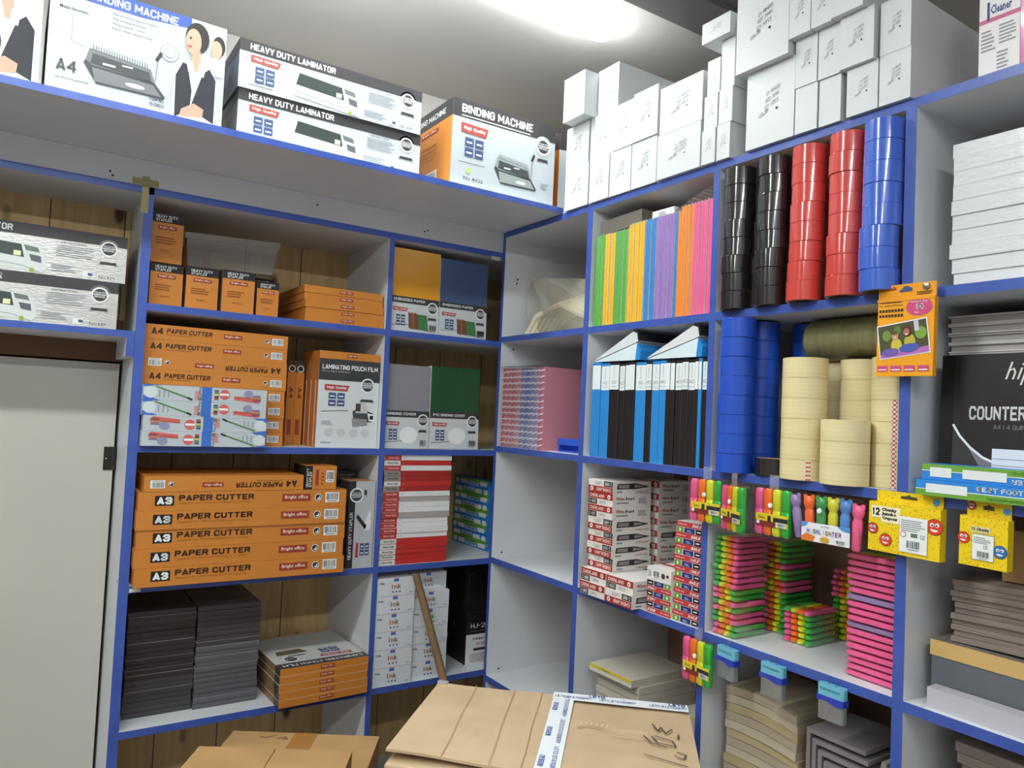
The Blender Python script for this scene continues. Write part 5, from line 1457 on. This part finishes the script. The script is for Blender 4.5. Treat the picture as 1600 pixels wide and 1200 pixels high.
root = empty('counter_book'); place(root, 'R', 1.606, .048, R2 + .0018, 0, -.05); tag(root, 'large black hardback counter book propped behind the ruler boxes', 'book')
w, d, h = .304, .026, .252
BK = noisy('black_book_cover', '#201c1d', '#272324', (9, 9, 9), .38)
mb = MB(); mb.box(-w / 2, w / 2, 0, .003, 0, h, BK); mb.box(-w / 2, w / 2, d - .003, d, 0, h, BK); mb.box(-w / 2, -w / 2 + .004, .003, d - .003, 0, h, BK)
f = face(mb, 'front', w, d, h)
f.rect(.0, 0, .075, 1, M('#161314', .4), 1)
f.text('hippo', .36, .78, .62, .94, M('#dcdcd8', .5), 2, shear=.15); f.text('COUNTER BOOK', .165, .535, .66, .635, M('#dcdcdc', .5), 2, bold=.03); f.text('A4 | 4 QUIRE | 384 PAGES', .30, .475, .68, .505, GREY, 2)
cv_ = [(.08, .50), (.12, .42), (.18, .34), (.25, .275), (.33, .235)]
f.poly([(.08, .5)] + cv_[1:] + [(.33, .0), (.08, .0)], M('#3b3738', .45), 2); f.poly([(.17, .34), (.25, .27), (.33, .235), (.33, .0), (.31, .05)], M('#77747a', .45), 3)
f.stroke(cv_, .016, WHITE, 4)
f.rect(.30, .14, .66, .20, M('#dfe4ea', .5), 5)
for i in range(3): f.rect(.30, .18 + i * .045, .66, .004, GREY, 6)
part('cover', mb, root)
mb = MB(); mb.box(-w / 2 + .004, w / 2 - .004, .0031, d - .0031, .003, h - .003, M('#d9d3c4', .7)); part('page_block', mb, root)
rb1 = ruler_box(.36, .06, .0275, 1, 'front').data('ruler_box'); rb0 = ruler_box(.36, .06, .0275, 0, 'front').data('ruler_box')
thing('ruler_box', rb1, 'blue and green foot ruler box on the right shelf, lower one', 'box', 'ruler boxes on the right shelf', 'R', 1.636, -.026, R2 + EPS)
thing('ruler_box', rb0, 'blue and green foot ruler box on the right shelf, upside down, upper one', 'box', 'ruler boxes on the right shelf', 'R', 1.642, -.018, R2 + 2 * EPS + .0275)

# third shelf, right column
PB = noisy('brown_paper_edges', '#7d706a', '#9a8b83', (2, 2, 260), .75)
root = empty('storage_box'); place(root, 'R', 1.6, .052, R3 + EPS); tag(root, 'slate grey box with a tan lid band on the third right shelf', 'box')
mb = MB(); mb.box(-.15, .15, 0, .24, 0, .083, noisy('slate_card', '#5d6169', '#686c74', (5, 5, 5), .6)); part('box_body', mb, root)
mb = MB(); mb.box(-.152, .152, -.002, .242, .083, .111, M('#cfab6c', .5), top=M('#77706a', .6)); part('lid', mb, root)
mb = MB(); mb.box(-.15, .15, -.001, .03, 0, .0345, M('#b9b6c0', .4))
thing('paper_ream', mb, 'thin white wrapped ream lying in front of the slate grey box', 'paper ream', None, 'R', 1.612, .016, R3 + EPS)
for k in range(11):
    w = .29; mb = MB(); h = .0095; n = 12
    top = []; bot = []
    for i in range(n + 1):
        a = i / n; sag = .004 * math.sin(PI * a)
        bot.append((-w / 2 + w * a, sag)); top.append((-w / 2 + w * a, h + sag))
    mb.prism(bot + list(reversed(top)), 0, .19, PB)
    thing('exercise_book', mb, f'thin brownish paper book on the slate grey box, {pos(10 - k, 11)}', 'book', 'brown paper books', 'R', 1.62 + random.uniform(-.004, .004), .072 + random.uniform(-.005, .005), R3 + .1125 + k * .0101, random.uniform(-.01, .01))
mb = MB(); mb.box(-.04, .04, 0, .012, 0, .09, CARD2)
thing('cardboard_piece', mb, 'small tan cardboard piece standing on the brown paper books', 'cardboard', None, 'R', 1.575, .12, R3 + .1125 + 11 * .0101 + .005)
for k in range(18):
    mb = MB(); w = .3; mb.box(-w / 2, w / 2, 0, .2, 0, .0178, PB, front=PB)
    thing('exercise_book', mb, f'brown paper book in the bottom right bin, {pos(17 - k, 18)}', 'book', 'brown books in the bottom right bin', 'R', 1.63 + random.uniform(-.004, .004), .09 + random.uniform(-.008, .008), R4 + EPS + k * .0181, random.uniform(-.01, .01))

# fourth shelf: paper stacks, panels, yellow books
YB = [noisy('old_paper_a', '#b3a48e', '#c9bba4', (2, 2, 300), .8), noisy('old_paper_b', '#a2937f', '#b8a891', (2, 2, 300), .8), noisy('old_paper_c', '#a8966f', '#bfae86', (2, 2, 300), .8)]
for k in range(14):
    w, d, h, n = .19, .19, .0182, 10; mb = MB()
    sag = .010 * (k / 13)
    prof_b = [(-w / 2 + w * i / n, sag * (math.sin(PI * i / n) - i / n * .9) + .010 * k / 13) for i in range(n + 1)]
    prof_t = [(x, z + h) for x, z in prof_b]
    mb.prism(prof_b + list(reversed(prof_t)), 0, d, YB[k % 3])
    thing('exercise_book', mb, f'old yellowed paper book in the tall curved stack, {pos(13 - k, 14)}', 'book', 'old paper books on the fourth shelf', 'R', 1.080 + random.uniform(-.002, .002), .055 + random.uniform(-.004, .004), R4 + EPS + k * .0188, random.uniform(-.01, .01))
DG = M('#8b8285', .55)
for k in range(5):
    mb = MB(); t = .009; w, h = .13 - k * .008, .255 - k * .018
    mb.box(0, t, 0, .16, 0, h, DG); mb.box(t, w, 0, .16, h - t, h, DG)
    thing('letter_tray', mb, f'grey nested letter tray on the fourth shelf, {("outermost", "second", "third", "fourth", "innermost")[k]} of five', 'tray', 'nested letter trays', 'R', 1.200 + k * .0135, .05, R4 + EPS)
mb = MB(); mb.box(-.005, .005, 0, .14, 0, .25, M('#9a9093', .5))
thing('plastic_sheet', mb, 'thin grey panel leaning beside the nested letter trays', 'panel', None, 'R', 1.345, .045, R4 + .002, 0, 0, .10)
YW = M('#e0c63a', .5)
for k in range(9):
    mb = MB(); w, d, h = .17, .22, .0205
    mb.box(-w / 2, w / 2, 0, d, 0, h - .0006, M('#c9c2b4', .6)); f = face(mb, 'front', w, d, h)
    if k in (8, 3): f.rect(0, .55, 1, .42, YW, 1); f.rect(0, .02, 1, .5, M('#d9d6c8', .5), 1); f.text('Register', .3, .58, .5, .9, INK, 2)
    else: f.rect(0, .0, 1, .12, M('#a59c8c', .6), 1)
    thing('exercise_book', mb, f'white and yellow book in the left stack of the fourth shelf, {pos(8 - k, 9)}', 'book', 'white and yellow books', 'R', .607 + (0 if k < 8 else -.006), .055 + (0 if k < 8 else -.02) + random.uniform(-.003, .003), R4 + EPS + k * .0209, (.02 if k == 8 else 0))
for k in range(7):
    mb = MB(); mb.box(-.05, .05, 0, .15, 0, .0222, M('#b9b3b0', .6)); f = face(mb, 'front', .1, .15, .0222)
    if k == 6: f.rect(0, .7, 1, .3, M('#c9a64a', .5), 1)
    thing('exercise_book', mb, f'pale book in the small stack by the fourth-shelf post, {pos(6 - k, 7)}', 'book', 'pale books by the post', 'R', .872, .055 + random.uniform(-.002, .002), R4 + EPS + k * .0227)

# ================================================================== cartons on the floor
def carton_thing(label, group, loc, rz, w, d, h, mat, writing, tape, tilt):
    root = empty('carton', (loc[0], loc[1], .0006), rz); tag(root, label, 'carton', group)
    mb = MB(); mb.box(-w / 2, w / 2, -d / 2, d / 2, 0, h, mat); o = part('carton_body', mb, root)
    m = o.modifiers.new('soft', 'BEVEL'); m.width = .004; m.segments = 2
    return root
# big carton, open flap at the left, printed tape down the seam
c0 = Vector((-.472, -.560, 1.065)); c1 = Vector((-.040, -.955, 1.065))
ex = (c1 - c0).normalized(); W = (c1 - c0).length
ang = math.atan2(ex.y, ex.x); ey = Vector((ex.y, -ex.x, 0))
D = .42; H = 1.058
ctr = c0 + ex * W / 2 + ey * D / 2
root = carton_thing('large brown carton with printed white and blue tape in the foreground', None, ctr, ang, W, D, H, CARD, True, True, 0)
# local frame: x along the back edge, y towards the shelves
def flap(x0, x1, lift_l, lift_r, y0, y1, nm, parent, creases=()):
    mb = MB(); n = 10; t = .005
    vs = []
    for j in range(3):
        y = y0 + (y1 - y0) * j / 2
        for i in range(n + 1):
            a = i / n; z = H + .001 + lift_l * (1 - a) * (1 - j / 2) + lift_r * a * (1 - j / 2) + .0015 * math.sin(7 * a + j)
            z = max(z, H + .0005)
            vs.append((x0 + (x1 - x0) * a, y, z))
    m_ = n + 1; nb = len(vs)
    vs2 = vs + [(x, y, z + t) for x, y, z in vs]; fs = []
    for j in range(2):
        for i in range(n):
            a, b, c, d_ = j * m_ + i, j * m_ + i + 1, (j + 1) * m_ + i + 1, (j + 1) * m_ + i
            fs.append((nb + a, nb + b, nb + c, nb + d_)); fs.append((d_, c, b, a))
    rim = [i for i in range(m_)] + [j * m_ + n for j in range(1, 3)] + [2 * m_ + i for i in range(n - 1, -1, -1)] + [m_]
    for a, b in zip(rim, rim[1:] + rim[:1]): fs.append((a, b, nb + b, nb + a))
    mb.mesh(vs2, fs, CARD)
    for a0, a1 in creases:
        st = []
        for j in range(7):
            q = j / 6; a = a0 + (a1 - a0) * q + .004 * math.sin(9 * q)
            z = H + .001 + lift_l * (1 - a) * (1 - q) + lift_r * a * (1 - q) + .0035 + t
            st.append((x0 + (x1 - x0) * a, y0 + (y1 - y0) * q, z))
        for (xa, ya, za), (xb, yb, zb) in zip(st, st[1:]):
            mb.poly([(xa - .0007, ya, za), (xa + .0007, ya, za), (xb + .0007, yb, zb), (xb - .0007, yb, zb)], CARDD)
    return mb
xs = -W / 2 + W * .505
mb = flap(-W / 2 - .004, xs, .014, .003, -D / 2 + .02, D / 2, 'flap', root, ((.36, .31), (.66, .62), (.86, .84)))
f = Face(mb, (-W / 2, -D / 2, H + .006), (1, 0, 0), (0, 1, 0), (0, 0, 1), W, D)
fl = part('flap', mb, root)
mb = flap(xs + .003, W / 2, .004, .004, -D / 2, D / 2, 'flap', root)
f = Face(mb, (-W / 2, -D / 2, H + .0115), (1, 0, 0), (0, 1, 0), (0, 0, 1), W, D)
PENI = M('#4a433f', .7)
f.stroke([(.855, .70), (.875, .62), (.885, .67), (.90, .60), (.925, .66)], .008, PENI, 3); f.stroke([(.82, .55), (.85, .47), (.90, .44)], .008, PENI, 3); f.stroke([(.86, .56), (.92, .52), (.93, .46), (.87, .48), (.85, .55)], .008, PENI, 3)
f.stroke([(.945, .60), (.94, .55)], .008, PENI, 3); f.stroke([(.82, .34), (.96, .26)], .007, PENI, 3); f.stroke([(.93, .40), (.96, .38), (.95, .33), (.92, .36)], .007, PENI, 3)
f.stroke([(.585, .56), (.61, .585), (.645, .59), (.68, .57)], .008, CARDD, 3)
for i in range(6): f.stroke([(.60 + i * .018, .60 + .01 * math.sin(i)), (.595 + i * .02, .63)], .004, M('#e6cfae', .7), 3)
for i in range(5): f.rect(.70, .50 + i * .02, .14, .004, M('#e3c9a4', .7), 3)
part('flap', mb, root)
# printed tape
TW = M('#e4e8ec', .25); TBL = M('#5461a3', .4)
mb = MB(); zt = H + .0125
mb.box(xs - .018, xs + .030, -D / 2 + .0, D / 2 - .02, zt, zt + .0004, TW)
f = Face(mb, (xs - .018, -D / 2, zt + .0004), (1, 0, 0), (0, 1, 0), (0, 0, 1), .048, D - .02)
for y in (.12, .46, .80):
    f.text('LETO STATIONERY', .60, y - .1, .80, y + .2, TBL, 2, rot=270, bold=.01)
    f.rect(.1, y - .02, .22, .11, TBL, 2); f.text('LETO', .13, y - .01, .29, y + .08, WHITE, 3, rot=270, bold=.02)
part('packing_tape', mb, root)
mb = MB(); mb.box(xs - .02, W / 2 - .002, D / 2 - .040, D / 2 + .0005, zt + .0006, zt + .001, TW); mb.box(xs - .02, W / 2 - .002, D / 2 + .0003, D / 2 + .0007, H - .04, zt + .001, TW)
f = Face(mb, (xs - .02, D / 2 - .040, zt + .001), (1, 0, 0), (0, 1, 0), (0, 0, 1), W / 2 - xs + .018, .04)
for x in (.02, .35, .72):
    f.text('LETO STATIONERY', x, .25, x + .27, .55, TBL, 2, bold=.01)
for x in (.27, .86): f.text('LETO', x, .62, x + .12, .95, TBL, 2, bold=.04)
part('packing_tape', mb, root)
mb = MB(); mb.box(-W / 2 - .005, -W / 2 + .02, D / 2 - .012, D / 2 + .001, H - .03, H + .0125, M('#b9b9bb', .3, .4)); part('tape_scrap', mb, root)

# two cartons standing at the lower left
def low_carton(label, p0, p1, D, mat, mark):
    p0 = Vector(p0); p1 = Vector(p1); e = (p1 - p0).normalized(); W = (p1 - p0).length; a = math.atan2(e.y, e.x); n_ = Vector((e.y, -e.x, 0)); H = p0.z
    c = p0 + e * W / 2 + n_ * D / 2
    root = empty('carton', (c.x, c.y, .0006), a); tag(root, label, 'carton', 'brown cartons at the lower left')
    mb = MB(); mb.box(-W / 2, W / 2, -D / 2, D / 2, 0, H - .006, mat); part('carton_body', mb, root)
    for s in (-1, 1):
        mb = MB(); x0, x1 = (-W / 2, -.001) if s < 0 else (.001, W / 2)
        mb.box(x0, x1, -D / 2, D / 2, H - .0056, H - .001, mat)
        if mark and s < 0:
            f = Face(mb, (x0, -D / 2, H - .001), (1, 0, 0), (0, 1, 0), (0, 0, 1), x1 - x0, D)
            f.stroke([(.42, .86), (.50, .84), (.62, .93)], .012, PENI, 2); f.stroke([(.66, .82), (.74, .88), (.80, .83), (.72, .82)], .012, PENI, 2)
        part('flap', mb, root)
    mb = MB(); mb.box(-.03, .03, -D / 2, D / 2, H - .0008, H - .0004, M('#9c6f3c', .3)); 
    if mark: part('packing_tape', mb, root)
    return root
low_carton('brown carton with pen marks on its taped top, below the orange boxes', (-.842, -.125, .86), (-.520, -.330, .86), .22, CARD2, True)
low_carton('plain brown carton standing in front of the pen-marked one', (-.972, -.341, .93), (-.674, -.522, .93), .28, CARD2, False)
